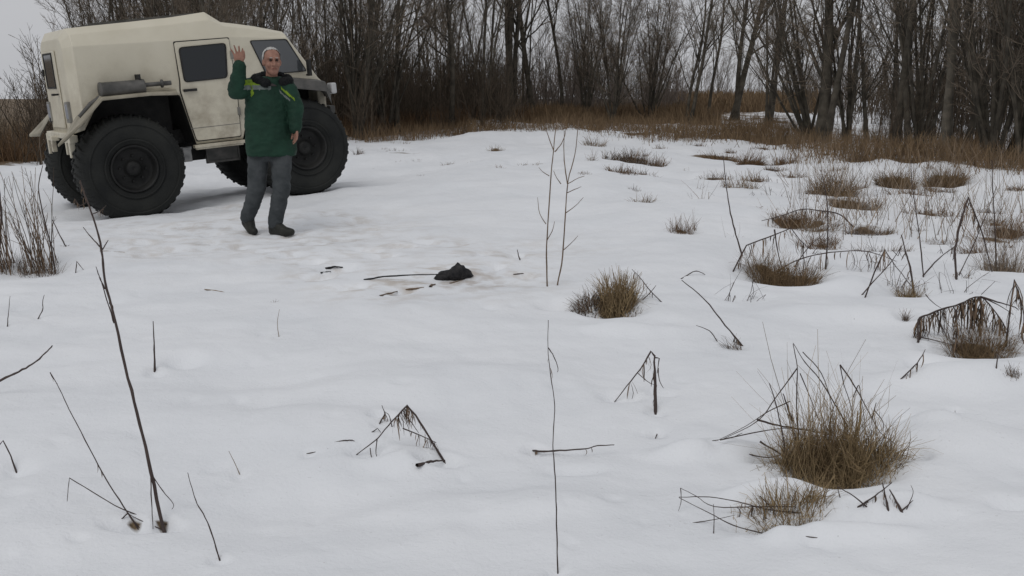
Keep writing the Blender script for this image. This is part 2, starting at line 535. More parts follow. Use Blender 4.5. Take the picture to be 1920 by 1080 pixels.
def tree_meshes(seed, H=7, r=.12, stems=1, spread=.12, lean=(0, 0), k=(16, 8, 6), t0=.15, ang=34, lenf=.36, twig_r=.0034, wob=.05, bark='bark_dark', clear=None, minr=.0026):
    rng = np.random.default_rng(seed)
    o = np.zeros((stems, 3)); o[:, :2] = rng.normal(0, r * (.9 if stems > 1 else 0), (stems, 2)); o[:, 2] = -.08
    d = np.zeros((stems, 3)); d[:, 2] = 1; d[:, :2] = rng.normal(0, spread, (stems, 2)) + np.array(lean)
    L = H * rng.uniform(.8, 1.1, stems); rr = r * rng.uniform(.65, 1.0, stems)
    p0, q0 = grow(o, d, L, rr, rr * .18, 11, wob, .05, rng)
    q0[:, 0] *= 1.35
    tr = MB().tubes(p0, q0, 8)
    o, d, L, r1 = children(p0, q0, k[0], clear or t0, .97, ang, lenf, rng, .42)
    p1, q1 = grow(o, d, L, r1, np.maximum(r1 * .2, minr), 7, .10, .10, rng)
    tr.tubes(p1, q1, 5)
    o, d, L, r2 = children(p1, q1, k[1], .12, .98, ang + 4, .42, rng, .55)
    p2, q2 = grow(o, d, L, np.maximum(r2, minr * 1.2), np.full(len(r2), minr), 3, .12, .08, rng)
    cw = MB().tubes(p2, q2, 3)
    o, d, L, r3 = children(p2, q2, k[2], .1, .98, ang + 4, .5, rng, .6)
    p3, q3 = grow(o, d, np.maximum(L, .18), np.maximum(r3, twig_r), np.full(len(r3), twig_r * .6), 2, .12, .06, rng)
    cw.tubes(p3, q3, 3)
    return tr.mesh('trunk', M[bark]), cw.mesh('crown', M['twig'])


def place_tree(name, meshes, p, rz, label, cat='tree', group=None, sc=1.0):
    e = link(name, None, loc=p); e.rotation_euler = (0, 0, rz); e.scale = (sc, sc, sc)
    tag(e, label, cat, group)
    link('trunk', meshes[0], e); link('crown', meshes[1], e)
    return e


# the trees one can tell apart: (column, row of foot, kwargs, label)
def tree_at(u, v, label, seed, name='bare_tree', **kw):
    p = G(u, v)
    place_tree(name, tree_meshes(seed, **kw), p, 0, label)


tree_at(1541, 264, 'thick dark tree forking into two upright trunks at the edge of the wood', 101, H=8, r=.15, stems=1, lean=(-.05, .02), k=(20, 9, 6), t0=.16, wob=.02)
tree_at(1549, 266, 'upright second trunk leaning against the thick forked tree', 102, H=8, r=.10, stems=1, lean=(-.02, .0), k=(16, 9, 6), t0=.3, wob=.02)
tree_at(1520, 262, 'fan of thin leaning stems sprouting left of the thick forked tree', 103, H=5, r=.05, stems=9, spread=.22, lean=(-.3, .0), k=(9, 7, 4), t0=.2, name='willow_shrub')
tree_at(1378, 226, 'single tree with V shaped crown standing in front of far brown field', 104, H=7.5, r=.13, stems=2, spread=.12, k=(20, 9, 6), t0=.18, ang=30, wob=.03)
tree_at(1326, 230, 'slim tree just left of the V crowned tree', 105, H=7, r=.075, stems=1, spread=.05, k=(20, 8, 6), t0=.2, ang=30)
tree_at(1678, 276, 'straight thick trunk, leftmost of the close group right of the forked tree', 106, H=8, r=.125, lean=(-.02, 0), k=(12, 8, 6), t0=.3, wob=.02)
tree_at(1704, 279, 'straight dark trunk in the middle of the close group right of the forked tree', 107, H=8, r=.10, lean=(0, 0), k=(12, 8, 6), t0=.28, wob=.02)
tree_at(1748, 282, 'pale barked pair of trunks at the right of the close group', 108, H=8, r=.105, stems=2, spread=.03, k=(12, 8, 6), t0=.25, wob=.02, bark='bark_grey')
tree_at(1722, 276, 'bush of many thin upright stems between the close trunks', 109, H=5.5, r=.045, stems=12, spread=.2, k=(8, 6, 4), t0=.2, name='willow_shrub')
tree_at(1805, 284, 'thin tree leaning right behind the close group of trunks', 110, H=7, r=.075, lean=(.15, 0), k=(14, 8, 6), t0=.2)
tree_at(1862, 300, 'dense many stemmed bush beside the right edge of the picture', 111, H=5.5, r=.05, stems=14, spread=.22, k=(9, 7, 5), t0=.12, name='willow_shrub')
tree_at(1925, 306, 'dense many stemmed bush cut by the right edge of the picture', 112, H=5.5, r=.055, stems=13, spread=.2, k=(9, 7, 5), t0=.12, name='willow_shrub')
tree_at(1890, 296, 'slanting dark trunk near the right edge of the picture', 113, H=7, r=.09, lean=(.1, 0), k=(14, 8, 6), t0=.15)
tree_at(1625, 268, 'thin young tree between the forked tree and the close group', 114, H=6.5, r=.06, lean=(.06, 0), k=(16, 8, 6), t0=.15)
tree_at(1590, 266, 'bush of thin stems right behind the forked tree', 115, H=5, r=.04, stems=9, spread=.25, k=(8, 6, 5), t0=.15, name='willow_shrub')
tree_at(957, 226, 'tall tree dividing low into leaning trunks in the middle of the treeline', 116, H=9, r=.105, stems=3, spread=.10, lean=(-.03, 0), k=(18, 9, 6), t0=.22, wob=.03)
tree_at(1003, 226, 'tall straight tree right of the low dividing one in the treeline', 117, H=9, r=.125, stems=1, lean=(-.03, 0), k=(22, 9, 6), t0=.22, wob=.03)
tree_at(985, 226, 'slender stem between the two tall trees in the middle', 118, H=7.5, r=.055, stems=2, spread=.08, k=(14, 8, 5), t0=.2)
tree_at(1056, 227, 'tall tree with open crown right of the middle of the treeline', 119, H=9, r=.09, stems=1, k=(22, 9, 6), t0=.25, ang=30)
tree_at(905, 236, 'slender dark tree left of the tall trees in the middle', 120, H=8, r=.06, stems=2, spread=.1, k=(16, 8, 6), t0=.25)
tree_at(845, 243, 'thin tree with drooping side twigs in front of the dark thicket', 121, H=7.5, r=.08, stems=1, k=(20, 9, 6), t0=.2, ang=55)
tree_at(745, 250, 'thin tree with level side twigs behind the front wheel side of the vehicle', 122, H=7.5, r=.08, stems=1, k=(20, 9, 6), t0=.2, ang=65)
tree_at(668, 258, 'large fan shaped willow with dark stems right behind the vehicle', 123, H=6.8, r=.05, stems=14, spread=.22, k=(10, 8, 5), t0=.2, name='willow_shrub')
tree_at(725, 252, 'fan shaped willow right of the largest one behind the vehicle', 124, H=6, r=.04, stems=10, spread=.25, lean=(.08, 0), k=(10, 7, 5), t0=.2, name='willow_shrub')
tree_at(1150, 230, 'round twiggy bush in the treeline left of the gap of sky', 125, H=4.6, r=.032, stems=12, spread=.22, k=(10, 7, 5), t0=.12, name='willow_shrub')
tree_at(1215, 232, 'round twiggy bush under the gap of sky', 126, H=4.3, r=.032, stems=12, spread=.2, k=(10, 7, 5), t0=.12, name='willow_shrub')
tree_at(1100, 229, 'twiggy bush right of the open crowned tree', 127, H=5, r=.032, stems=10, spread=.2, k=(10, 7, 5), t0=.12, name='willow_shrub')
tree_at(1290, 232, 'thin tree nearest the right side of the gap of sky', 128, H=6.5, r=.06, stems=2, spread=.12, k=(16, 8, 5), t0=.15, ang=30)
tree_at(1440, 236, 'bushy young tree right of the V crowned tree', 129, H=5.5, r=.06, stems=5, spread=.2, k=(12, 8, 5), t0=.15)

# rows of look-alike stems; copies share four meshes
KINDS = [tree_meshes(300 + i, H=7.5, r=.036 + .008 * i, stems=1 + (i % 2), spread=.07, k=(20, 9, 6), t0=.14, ang=30, bark='bark_grey' if i % 2 else 'bark_dark') for i in range(4)]
rr = random.Random(8)


def row(n, u0, u1, d0, d1, label, group, smin=.75, smax=1.15):
    for i in range(n):
        u = u0 + (u1 - u0) * (i + rr.random()) / n
        p = at_depth(u, rr.uniform(d0, d1))
        place_tree('bare_tree', KINDS[rr.randrange(4)], p, rr.uniform(0, 6.28), label, 'tree', group, rr.uniform(smin, smax))


row(24, 190, 450, 21, 29, 'slim bare tree in the dense row showing above the vehicle roof', 'slim trees behind the vehicle roof')
row(7, 450, 640, 23, 32, 'slim bare tree in the dark thicket above the vehicle cab', 'slim trees behind the vehicle cab')
row(8, 640, 950, 30, 40, 'slim bare tree in the dark thicket right of the vehicle', 'slim trees right of the vehicle')
row(7, 1010, 1260, 38, 50, 'slim bare tree in the low middle part of the treeline', 'slim trees in the middle treeline', .5, .66)
row(12, 1640, 1990, 23, 34, 'slim bare tree deep in the wood at the right', 'slim trees in the right wood')
row(5, 1280, 1480, 70, 95, 'small far bare tree beyond the brown field', 'far trees beyond the brown field', .8, 1.1)

# ------------------------------------------------------------------ thickets that read as one mass
def shrub_arrays(seed, stems=9, H=1.0):
    rng = np.random.default_rng(seed)
    mb = MB()
    o = np.zeros((stems, 3)); o[:, :2] = rng.normal(0, .10, (stems, 2))
    d = np.zeros((stems, 3)); d[:, 2] = 1; d[:, :2] = rng.normal(0, .20, (stems, 2))
    p0, q0 = grow(o, d, H * rng.uniform(.55, 1.05, stems), np.full(stems, .0052), np.full(stems, .0016), 6, .06, .03, rng)
    mb.tubes(p0, q0, 3)
    o, d, L, r = children(p0, q0, 9, .1, .97, 30, .34, rng, .7)
    p1, q1 = grow(o, d, L, np.maximum(r, .0016), np.full(len(r), .0011), 3, .1, .08, rng)
    mb.tubes(p1, q1, 3)
    o, d, L, r = children(p1, q1, 2, .15, .95, 32, .55, rng, .7)
    p2, q2 = grow(o, d, np.maximum(L, .04), np.full(len(r), .0012), np.full(len(r), .0008), 2, .1, .08, rng)
    mb.tubes(p2, q2, 3)
    return mb.arrays()


SHRUBS = [shrub_arrays(500 + i) for i in range(5)]


def thicket(name, label, spec, mat, seed):
    rng = random.Random(seed)
    mb = MB()
    for n, u0, u1, d0, d1, h0, h1 in spec:
        for i in range(n):
            d = d0 + (d1 - d0) * rng.random()
            u = u0 + (u1 - u0) * (i + rng.random()) / n
            p = at_depth(u, d)
            p[2] -= .05
            v, f = SHRUBS[rng.randrange(5)]
            a = rng.uniform(0, 6.28); s = rng.uniform(h0, h1); w = s * rng.uniform(.8, 1.25)
            c, sn = math.cos(a), math.sin(a)
            q = np.stack([(v[:, 0] * c - v[:, 1] * sn) * w, (v[:, 0] * sn + v[:, 1] * c) * w, v[:, 2] * s], -1) + p
            mb.add(q, f)
    o = link(name, mb.mesh(name, M[mat], smooth=True), kind='stuff')
    tag(o, label, 'thicket')


thicket('brush_thicket', 'dark tangle of bare brush behind the vehicle and beside it', [(20, 150, 560, 22, 32, 2.4, 3.6), (26, 480, 700, 24, 34, 1.6, 3.0), (100, 600, 960, 31, 42, 1.4, 3.1), (12, 560, 900, 34, 42, 3.0, 4.2), (70, 630, 960, 28, 33, .8, 2.2)], 'thicket', 1)
thicket('brush_thicket', 'greyish bare brush along the middle of the treeline', [(48, 950, 1270, 36, 52, 1.8, 3.5), (24, 940, 1260, 36, 44, .9, 2.2), (18, 1260, 1520, 65, 110, 2.6, 4.4)], 'thicket_far', 2)
thicket('brush_thicket', 'dark bare brush filling the wood at the right', [(26, 1740, 2080, 23, 36, 2.0, 4.4), (20, 1560, 1760, 28, 40, 1.0, 2.2), (34, 1470, 1800, 42, 65, 2.4, 4.2), (28, 1640, 2100, 21, 27, .8, 2.2)], 'thicket', 3)
thicket('brush_thicket', 'low sparse brush under open sky left of the vehicle', [(22, -260, 70, 20, 30, 1.0, 1.9), (14, 70, 160, 20, 27, 1.5, 2.7)], 'thicket', 4)

# ------------------------------------------------------------------ grass
def blades(rng, base, h, wid, lean, droop, Pn=4, kink=.15):
    """(N,3) bases -> ribbon centre lines that lean out and bend over"""
    N = len(base)
    d = np.zeros((N, 3)); d[:, :2] = lean; d[:, 2] = 1; d = unit(d)
    pts = np.zeros((N, Pn, 3)); pts[:, 0] = base
    seg = (h / (Pn - 1))[:, None]
    kk = rng.random(N) < kink
    ki = rng.integers(1, Pn - 1, N) if Pn > 2 else np.ones(N, int)
    for k in range(1, Pn):
        d = d + rng.normal(0, .16, (N, 3)); d[:, 2] -= droop * .55 * (k / Pn)
        m = kk & (ki == k)
        d[m] = np.stack([rng.normal(0, .9, m.sum()), rng.normal(0, .9, m.sum()), -rng.uniform(-.2, 1.0, m.sum())], -1)
        d = unit(d)
        pts[:, k] = pts[:, k - 1] + d * seg
    w = wid[:, None] * np.linspace(1, .35, Pn)[None]
    side = unit(np.concatenate([rng.normal(size=(N, 2)), rng.normal(0, .2, (N, 1))], 1))
    return pts, w, side


def tussock_mb(p, rad, h, n, wid, seed, lean=(0, 0), out=.5, droop=.5, flat=.75, hvar=.45, ry=None, kink=.2, mb=None):
    rng = np.random.default_rng(seed)
    a = rng.uniform(0, 6.283, n); r = np.sqrt(rng.random(n)) * rad
    off = np.stack([np.cos(a) * r, np.sin(a) * r * (ry or flat)], -1)
    base = np.zeros((n, 3)); base[:, :2] = p[:2] + off
    base[:, 2] = height(base[:, 0], base[:, 1]) - .02
    ln = off / rad * out + rng.normal(0, .30, (n, 2)) + np.array(lean)
    hh = h * rng.uniform(1 - hvar, 1.05, n) * (1.05 - .35 * (r / rad) ** 2)
    dr = droop * rng.uniform(.2, 1.6, n)
    pts, w, s = blades(rng, base, hh, wid * rng.uniform(.6, 1.3, n), ln, dr, 5, kink)
    return (mb or MB()).ribbons(pts, w, s)


def far_grass(name, label, n, sampler, h0, h1, wid, mat, seed):
    rng = np.random.default_rng(seed)
    x, y = sampler(rng, n)
    base = np.stack([x, y, height(x, y) - .03], -1)
    h = rng.uniform(h0, h1, n)
    pts, w, s = blades(rng, base, h, wid * rng.uniform(.6, 1.4, n), rng.normal(0, .28, (n, 2)), rng.uniform(.1, .7, n), 3, .15)
    o = link(name, MB().ribbons(pts, w, s).mesh(name, M[mat], False), kind='stuff')
    tag(o, label, 'grass')


def clumpy(u0, u1, lo, hi, cl):
    """positions just before and behind the edge of the wood, gathered in clumps"""
    def f(rng, n):
        m = max(n // cl, 1)
        cu = rng.uniform(u0, u1, m); ck = rng.uniform(lo, hi, m)
        i = rng.integers(0, m, n)
        a = np.arctan((cu[i] - 960) / F)
        d = np.interp(a, EDGE_A, EDGE_D) * ck[i]
        return np.sin(a) * d + rng.normal(0, .28, n), np.cos(a) * d + rng.normal(0, .28, n)
    return f


far_grass('dry_grass', 'reddish dry grass belt along the foot of the treeline beside the vehicle', 14000, clumpy(560, 1010, .98, 1.14, 30), .18, .62, .014, 'red_grass', 11)
far_grass('dry_grass', 'tall dry grass belt along the foot of the middle treeline', 15000, clumpy(1000, 1330, .98, 1.14, 30), .2, .68, .016, 'grass_far', 12)
far_grass('dry_grass', 'dry grass and litter under the trees of the right wood', 6500, clumpy(1400, 2150, .90, 1.22, 70), .15, .5, .011, 'grass_far', 13)
far_grass('dry_grass', 'brown dry grass along the snow edge left of the vehicle', 6000, clumpy(-300, 140, .99, 1.2, 26), .3, .8, .012, 'red_grass', 14)


def field(rng, n):
    u = rng.uniform(1230, 1540, n); d = rng.uniform(50, 100, n)
    return (u - 960) / F * d, d


far_grass('dry_grass', 'far brown field of standing dry grass behind the V crowned tree', 16000, field, .6, 1.3, .05, 'grass_far', 15)


def patches(rng, n):
    c = np.array([G(u, v)[:2] for u, v in ((1190, 245), (1230, 255), (1270, 250), (1160, 240), (1380, 258), (1440, 262), (1480, 268), (1340, 256), (1420, 252), (1400, 248), (1300, 262), (1500, 275),
                                           (1460, 245), (1330, 244), (1250, 240), (1100, 236), (1560, 280), (1620, 290), (1660, 296), (1720, 296), (1790, 300), (1850, 310), (1900, 318), (1580, 300), (1830, 296),
                                           (880, 244), (820, 250), (760, 258), (700, 264), (950, 242), (1020, 238), (1075, 240), (1120, 238), (860, 252))])
    i = rng.integers(0, len(c), n)
    return c[i, 0] + rng.normal(0, .55, n), c[i, 1] + rng.normal(0, .5, n)


far_grass('dry_grass', 'flattened tufts of yellow brown grass on the snow before the trees', 17000, patches, .12, .45, .012, 'grass_far', 16)


def straws(rng, n):
    u = rng.uniform(1480, 1930, n); v = rng.uniform(270, 420, n)
    q = np.array([plane_hit(a, b, .2) for a, b in zip(u, v)])
    return q[:, 0], q[:, 1]


far_grass('dry_grass', 'scattered upright straws on the snow at the right', 1300, straws, .15, .7, .007, 'stalk_pale', 17)


def tuft(u, v, wpx, hpx, n, label, mat='straw', name='grass_tussock', out=.5, droop=.45, lean=(0, 0), wid=None, hvar=.5, kink=.4, ry=None, cat='grass', pit=True):
    p = G(u, v); s = depth(p) / F
    if pit:
        rr_ = max(wpx * s * .5, .035)
        BUMPS.append((p[0], p[1] - rr_ * .15, rr_ * 1.15, rr_ * .95, 0.0, -min(.25 * rr_, .055)))
        if n > 40: LITTER.append((p[0], p[1], rr_ * .9, rr_ * .8, .52))
        p[2] = gz(p[0], p[1])
    me = tussock_mb(p, wpx * s / 2 * .75, hpx * s, int(n * 1.6), wid or max(.0035, .95 * s), int(u * 7 + v), lean, out, droop, hvar=hvar, kink=kink, ry=ry).mesh(name, M[mat], False, origin=p)
    return tag(link(name, me, loc=p), label, cat)


tuft(1680, 345, 90, 50, 500, 'yellowish grass tussock, left of the two big ones below the close trunks', 'straw_dark', out=.6)
tuft(1772, 342, 95, 52, 550, 'yellowish grass tussock, right of the two big ones below the close trunks', 'straw_dark', out=.6)
tuft(1405, 306, 60, 40, 300, 'leaning reddish grass tuft left of the forked tree', 'red_grass', lean=(.5, 0))
tuft(1350, 297, 90, 22, 300, 'low spread brown grass tuft beside the leaning reddish one', 'red_grass', out=.9)
tuft(1560, 360, 110, 75, 420, 'dark stemmed grass clump in front of the forked tree', 'straw_dark', out=.5)
tuft(1590, 385, 90, 42, 350, 'blackish matted clump just below the dark stemmed clump', 'straw_dark', out=.8)
tuft(1195, 302, 85, 40, 160, 'dark broken weed tuft far in the middle of the snow', 'leaf_dry', out=.9, name='weed_tuft')
tuft(1180, 324, 42, 16, 70, 'small low weed tuft below the dark broken one', 'leaf_dry', out=.9, name='weed_tuft')
tuft(1190, 356, 22, 18, 40, 'tiny pointed weed tuft above the bent straw tuft', 'leaf_dry', out=.5, name='weed_tuft')
tuft(1205, 376, 55, 28, 90, 'bent straw tuft with an arching stem in the middle of the snow', 'stalk_pale', out=.8, name='weed_tuft')
tuft(1278, 430, 60, 42, 110, 'reddish spiky tuft with upright straws in the middle right', 'red_grass', out=.25, droop=.15, name='weed_tuft')
tuft(1300, 430, 20, 55, 14, 'few pale straws right of the reddish spiky tuft', 'stalk_pale', out=.1, droop=.05, name='weed_tuft')
tuft(930, 282, 32, 18, 90, 'small dark tuft alone on the far snow', 'straw_dark', out=.7, name='weed_tuft')
tuft(790, 328, 24, 8, 40, 'flat brown tuft on the snow right of the vehicle', 'leaf_dry', out=1.2, name='weed_tuft')
tuft(745, 282, 50, 14, 60, 'low twiggy tuft on the snow behind the flat brown one', 'leaf_dry', out=1., name='weed_tuft')
tuft(780, 300, 30, 10, 40, 'low brown tuft between the twiggy one and the flat one', 'leaf_dry', out=1., name='weed_tuft')
tuft(672, 288, 22, 22, 40, 'small brown tuft touching the front wheel in the picture', 'leaf_dry', out=.6, name='weed_tuft')
tuft(1110, 300, 16, 30, 24, 'faint straw tuft behind the twin sapling', 'stalk_pale', out=.3, name='weed_tuft')
tuft(1115, 270, 60, 26, 80, 'straw heap far behind the twin sapling', 'stalk_pale', out=.8, name='weed_tuft')
tuft(1115, 242, 40, 30, 150, 'yellow tussock at the snow crest behind the twin sapling', 'straw_dark', out=.6)
tuft(1440, 512, 100, 72, 420, 'broad matted grass hummock, left of the adjoining pair', 'straw_dark', out=.5, droop=.45)
tuft(1492, 527, 110, 62, 450, 'broad matted grass hummock, right and nearer of the adjoining pair', 'straw_dark', out=.6, droop=.5)
tuft(1620, 430, 90, 34, 170, 'low tangle of grey weeds right of the drooping arch', 'leaf_dry', out=.9, name='weed_tuft')
tuft(1722, 430, 40, 14, 60, 'tiny dark tuft right of the grey weed tangle', 'leaf_dry', out=.9, name='weed_tuft')
tuft(1880, 508, 110, 120, 230, 'dense stand of upright pale stems at the right edge', 'stalk_pale', out=.12, droop=.12, hvar=.6, name='reed_clump', cat='reeds')
tuft(1705, 556, 55, 48, 180, 'tan grass wisp inside the bent weed stems at the right', 'straw', out=.5)
tuft(1697, 600, 24, 34, 60, 'small dark pyramid of dead stems alone on the snow at right', 'leaf_dry', out=-.6, droop=.02, hvar=.3, name='weed_tuft')
tuft(1600, 598, 12, 12, 8, 'tiny black sprig left of the dark pyramid of stems', 'leaf_dry', out=.4, name='weed_tuft')
tuft(1898, 698, 44, 36, 70, 'dark cone of dead stems at the right edge', 'leaf_dry', out=-.4, droop=.1, name='weed_tuft')
tuft(1790, 772, 12, 16, 8, 'tiny sprig alone on the smooth snow at the right', 'leaf_dry', out=.4, name='weed_tuft')
tuft(1378, 650, 40, 45, 60, 'dark leaning bunch of stems right of the middle', 'leaf_dry', out=.3, lean=(-.6, 0), name='weed_tuft')
tuft(1785, 400, 60, 30, 60, 'thin weed tangle left of the upright pale stems', 'leaf_dry', out=.8, name='weed_tuft')
tuft(1880, 430, 50, 30, 70, 'dark weed tangle behind the upright pale stems', 'leaf_dry', out=.8, name='weed_tuft')
tuft(515, 565, 16, 14, 18, 'tiny brown sprig on the snow below the walker', 'leaf_dry', out=.5, name='weed_tuft')
tuft(66, 522, 10, 8, 8, 'tiny sprig before the left bush of stems', 'leaf_dry', out=.5, name='weed_tuft')
tuft(122, 462, 18, 14, 16, 'small dark sprig right of the left bush of stems', 'leaf_dry', out=.5, name='weed_tuft')

rs = random.Random(21)
for i in range(64):
    u_, v_ = (rs.uniform(1090, 1500), rs.uniform(262, 345)) if i % 3 == 0 else (rs.uniform(1440, 1910), rs.uniform(285, 470))
    sz = rs.uniform(.13, .36) * F / depth(G(u_, v_))
    o_ = tuft(u_, v_, sz * rs.uniform(1.2, 2.4), sz * rs.uniform(.6, 1.3), rs.randrange(45, 150), 'small ragged straw tuft among the others scattered on the right half of the snow',
              rs.choice(['straw_dark', 'leaf_dry', 'red_grass', 'red_grass']), 'weed_tuft', out=rs.uniform(.2, .9), droop=rs.uniform(.1, .9), lean=(rs.uniform(-.4, .4), 0), hvar=.7, kink=.4)
    o_['group'] = 'small tufts on the right half of the snow'
for i in range(16):
    u_, v_ = rs.uniform(670, 1080), rs.uniform(258, 320)
    sz = rs.uniform(.07, .15) * F / depth(G(u_, v_))
    o_ = tuft(u_, v_, sz * rs.uniform(1.5, 3), sz * rs.uniform(.4, .9), rs.randrange(24, 60), 'small flat straw tuft among those strewn on the far snow right of the vehicle',
              rs.choice(['straw_dark', 'leaf_dry', 'red_grass']), 'weed_tuft', out=rs.uniform(.5, 1.1), droop=rs.uniform(.4, 1), hvar=.7, kink=.4)
    o_['group'] = 'small tufts on the far snow right of the vehicle'

for i in range(44):
    u_, v_ = (rs.uniform(1400, 1930), rs.uniform(300, 400)) if i % 2 else (rs.uniform(1360, 1920), rs.uniform(400, 560))
    if i % 11 == 0: u_, v_ = rs.uniform(1180, 1330), rs.uniform(280, 420)
    sz = rs.uniform(.18, .42) * F / depth(G(u_, v_))
    o_ = tuft(u_, v_, sz * rs.uniform(.5, 1.3), sz, rs.randrange(5, 13), 'sparse tangle of thin broken stems, one of many across the right half of the snow', rs.choice(['stalk', 'stalk', 'leaf_dry', 'stalk_pale']), 'stem_tangle',
              out=rs.uniform(.1, .7), droop=rs.uniform(.05, .5), lean=(rs.uniform(-.4, .4), 0), wid=.0042 + .35 * depth(G(u_, v_)) / F, hvar=.7, kink=.75, cat='weed')
    o_['group'] = 'broken stem tangles on the right half of the snow'
for u_, v_, w_, h_, l_ in ((1440, 505, 130, 60, 'nest of thin broken stems over the left matted hummock'), (1500, 520, 120, 55, 'nest of thin broken stems over the right matted hummock'), (1150, 585, 130, 60, 'loose broken stems sticking out of the bale shaped tussock'),
                           (1600, 425, 150, 40, 'wide nest of thin stems beside the drooping arch'), (1830, 650, 170, 100, 'loose thin stems around the big bent weed'), (1600, 370, 150, 90, 'tall thin stems in front of the forked tree'), (1700, 555, 110, 80, 'thin stems crossing the folded weed triangles'),
                           (20, 500, 70, 70, 'thin broken stems at the foot of the left bush'), (1575, 890, 300, 150, 'thin loose straws round the largest tussock'), (1880, 505, 120, 120, 'kinked thin stems among the upright pale ones at right')):
    tuft(u_, v_, w_, h_, 16, l_, 'stalk', 'stem_tangle', out=.35, droop=.3, wid=.004, hvar=.6, kink=.8, cat='weed', pit=False)

# the hummock like a small straw bale in the middle
p = G(1150, 590); s = depth(p) / F
e = link('grass_tussock', None, loc=p); tag(e, 'bale shaped yellow grass tussock in the middle of the snow', 'grass')
mb = tussock_mb(p + np.array([.03, .05, 0]), .125, .27, 900, .0055, 77, (0, 0), .06, .12, hvar=.25, kink=.5)
o = link('grass_blade_mass', mb.mesh('grass_blade_mass', M['straw'], False, origin=p), e, kind='stuff')
mb = tussock_mb(p + np.array([-.16, .06, 0]), .10, .17, 320, .006, 78, (-.15, 0), .5, .6, kink=.4)
mb = tussock_mb(p + np.array([.08, -.05, 0]), .11, .09, 160, .006, 79, (.1, 0), .6, .7, kink=.4, mb=mb)
o = link('old_leaf_mass', mb.mesh('old_leaf_mass', M['leaf_dry'], False, origin=p), e, kind='stuff'); o['label'] = 'dark withered leaves at the left foot of the tussock'

# the big tussock in the right foreground
p = G(1575, 888); s = depth(p) / F
BIG = link('grass_tussock', None, loc=p); tag(BIG, 'largest shaggy brown grass tussock in the right foreground', 'grass')
mb = MB()
for k, (dx, dy, rd, hh, nn, lx, ly, ou, dr) in enumerate((
        (.00, .03, .20, .27, 620, .0, -.05, -.10, .35), (-.10, .02, .10, .30, 200, .05, 0, -.15, .25), (.12, .02, .12, .23, 380, .1, -.05, .05, .6), (.02, -.06, .20, .15, 420, .1, -.25, .1, .8),
        (.18, -.02, .08, .15, 220, .35, -.2, .2, 1.0), (-.16, .0, .08, .13, 130, -.4, -.1, .2, .8), (-.07, .05, .11, .50, 110, -.05, 0, -.42, .05), (.06, .05, .10, .42, 110, -.05, 0, -.4, .08), (.07, -.03, .035, .27, 150, -.38, -.1, .05, .12), (.0, .0, .2, .33, 150, -.25, 0, -.2, .2))):
    mb = tussock_mb(p + np.array([dx * 1.1 - .035, dy, 0]), rd * 1.12, hh * 1.17, int(nn * 1.1), .0034, 810 + k, (lx, ly), ou, dr, hvar=.65, kink=.45 if hh < .35 else .15, mb=mb)
link('grass_blade_mass', mb.mesh('grass_blade_mass', M['straw'], False, origin=p), BIG, kind='stuff')
mb = tussock_mb(p + np.array([-.07, .04, 0]), .11, .30, 420, .0038, 83, (-.1, -.1), .3, .4, hvar=.6, kink=.4)
link('old_leaf_mass', mb.mesh('old_leaf_mass', M['straw_dark'], False, origin=p), BIG, kind='stuff')


# ------------------------------------------------------------------ weeds, stalks and twigs traced one by one
def project(p):
    q = np.asarray(p) - CAM
    d = q @ _FW
    return np.stack([960 + F * (q @ _RT) / d, 540 - F * (q @ _UP) / d], -1), d


def joint_depth(pts, lines, fallback):
    """distance of the already built stem that a side stem starts from"""
    best, dd = 1e9, fallback
    for l in lines:
        uv, d = project(l)
        for q in (pts[0], pts[-1]):
            k = np.hypot(uv[:, 0] - q[0], uv[:, 1] - q[1])
            i = int(np.argmin(k))
            if k[i] < best:
                best, dd = k[i], float(d[i])
    return dd if best < 60 else fallback


def trace(pts, d0=None):
    """pixel polyline -> world points; 'g' points lie on the ground, others take the distance of their neighbours"""
    n = len(pts); D = [None] * n
    for i, q in enumerate(pts):
        if len(q) > 2 and q[2] == 'g':
            D[i] = depth(G(q[0], q[1]))
    ks = [i for i in range(n) if D[i] is not None]
    if not ks:
        D[0] = d0 if d0 is not None else depth(G(pts[0][0], pts[0][1])); ks = [0]
    dd = np.interp(range(n), ks, [D[k] for k in ks])
    off = [q[2] if len(q) > 2 and q[2] != 'g' else 0 for q in pts]
    return np.array([P(q[0], q[1], d + o) for q, d, o in zip(pts, dd, off)])


def smooth_line(w, m=4):
    """Catmull-Rom through the points"""
    if len(w) < 3:
        return np.array([w[0] + (w[-1] - w[0]) * t for t in np.linspace(0, 1, m + 1)])
    e = np.vstack([2 * w[0] - w[1], w, 2 * w[-1] - w[-2]])
    out = []
    for i in range(1, len(e) - 2):
        for t in np.arange(m) / m:
            a, b, c, d = e[i - 1:i + 3]
            out.append(.5 * (2 * b + (c - a) * t + (2 * a - 5 * b + 4 * c - d) * t * t + (-a + 3 * b - 3 * c + d) * t ** 3))
    out.append(w[-1])
    return np.array(out)


def stem(mb, pts, px, kinky=False, taper=.42, seed=0, sink=True, d0=None):
    w = trace(pts, d0)
    sink = sink and len(pts[0]) > 2 and pts[0][2] == 'g'
    r = px * .38 * depth(w[0]) / F
    if kinky:
        l = []
        for a, b in zip(w[:-1], w[1:]):
            l += [a + (b - a) * t for t in (0, .33, .66)]
        l = np.array(l + [w[-1]])
    else:
        l = smooth_line(w)
    rng = np.random.default_rng(abs(seed + int(pts[0][0])))
    l[1:-1] += rng.normal(0, r * .16, (len(l) - 2, 3))
    rad = r * np.linspace(1, taper, len(l)) * rng.uniform(.85, 1.15, len(l))
    if sink:
        l = np.vstack([l[0] - unit(l[1] - l[0]) * .04, l]); rad = np.append(rad[0], rad)
    mb.tubes(l[None], rad[None], 5)
    return l


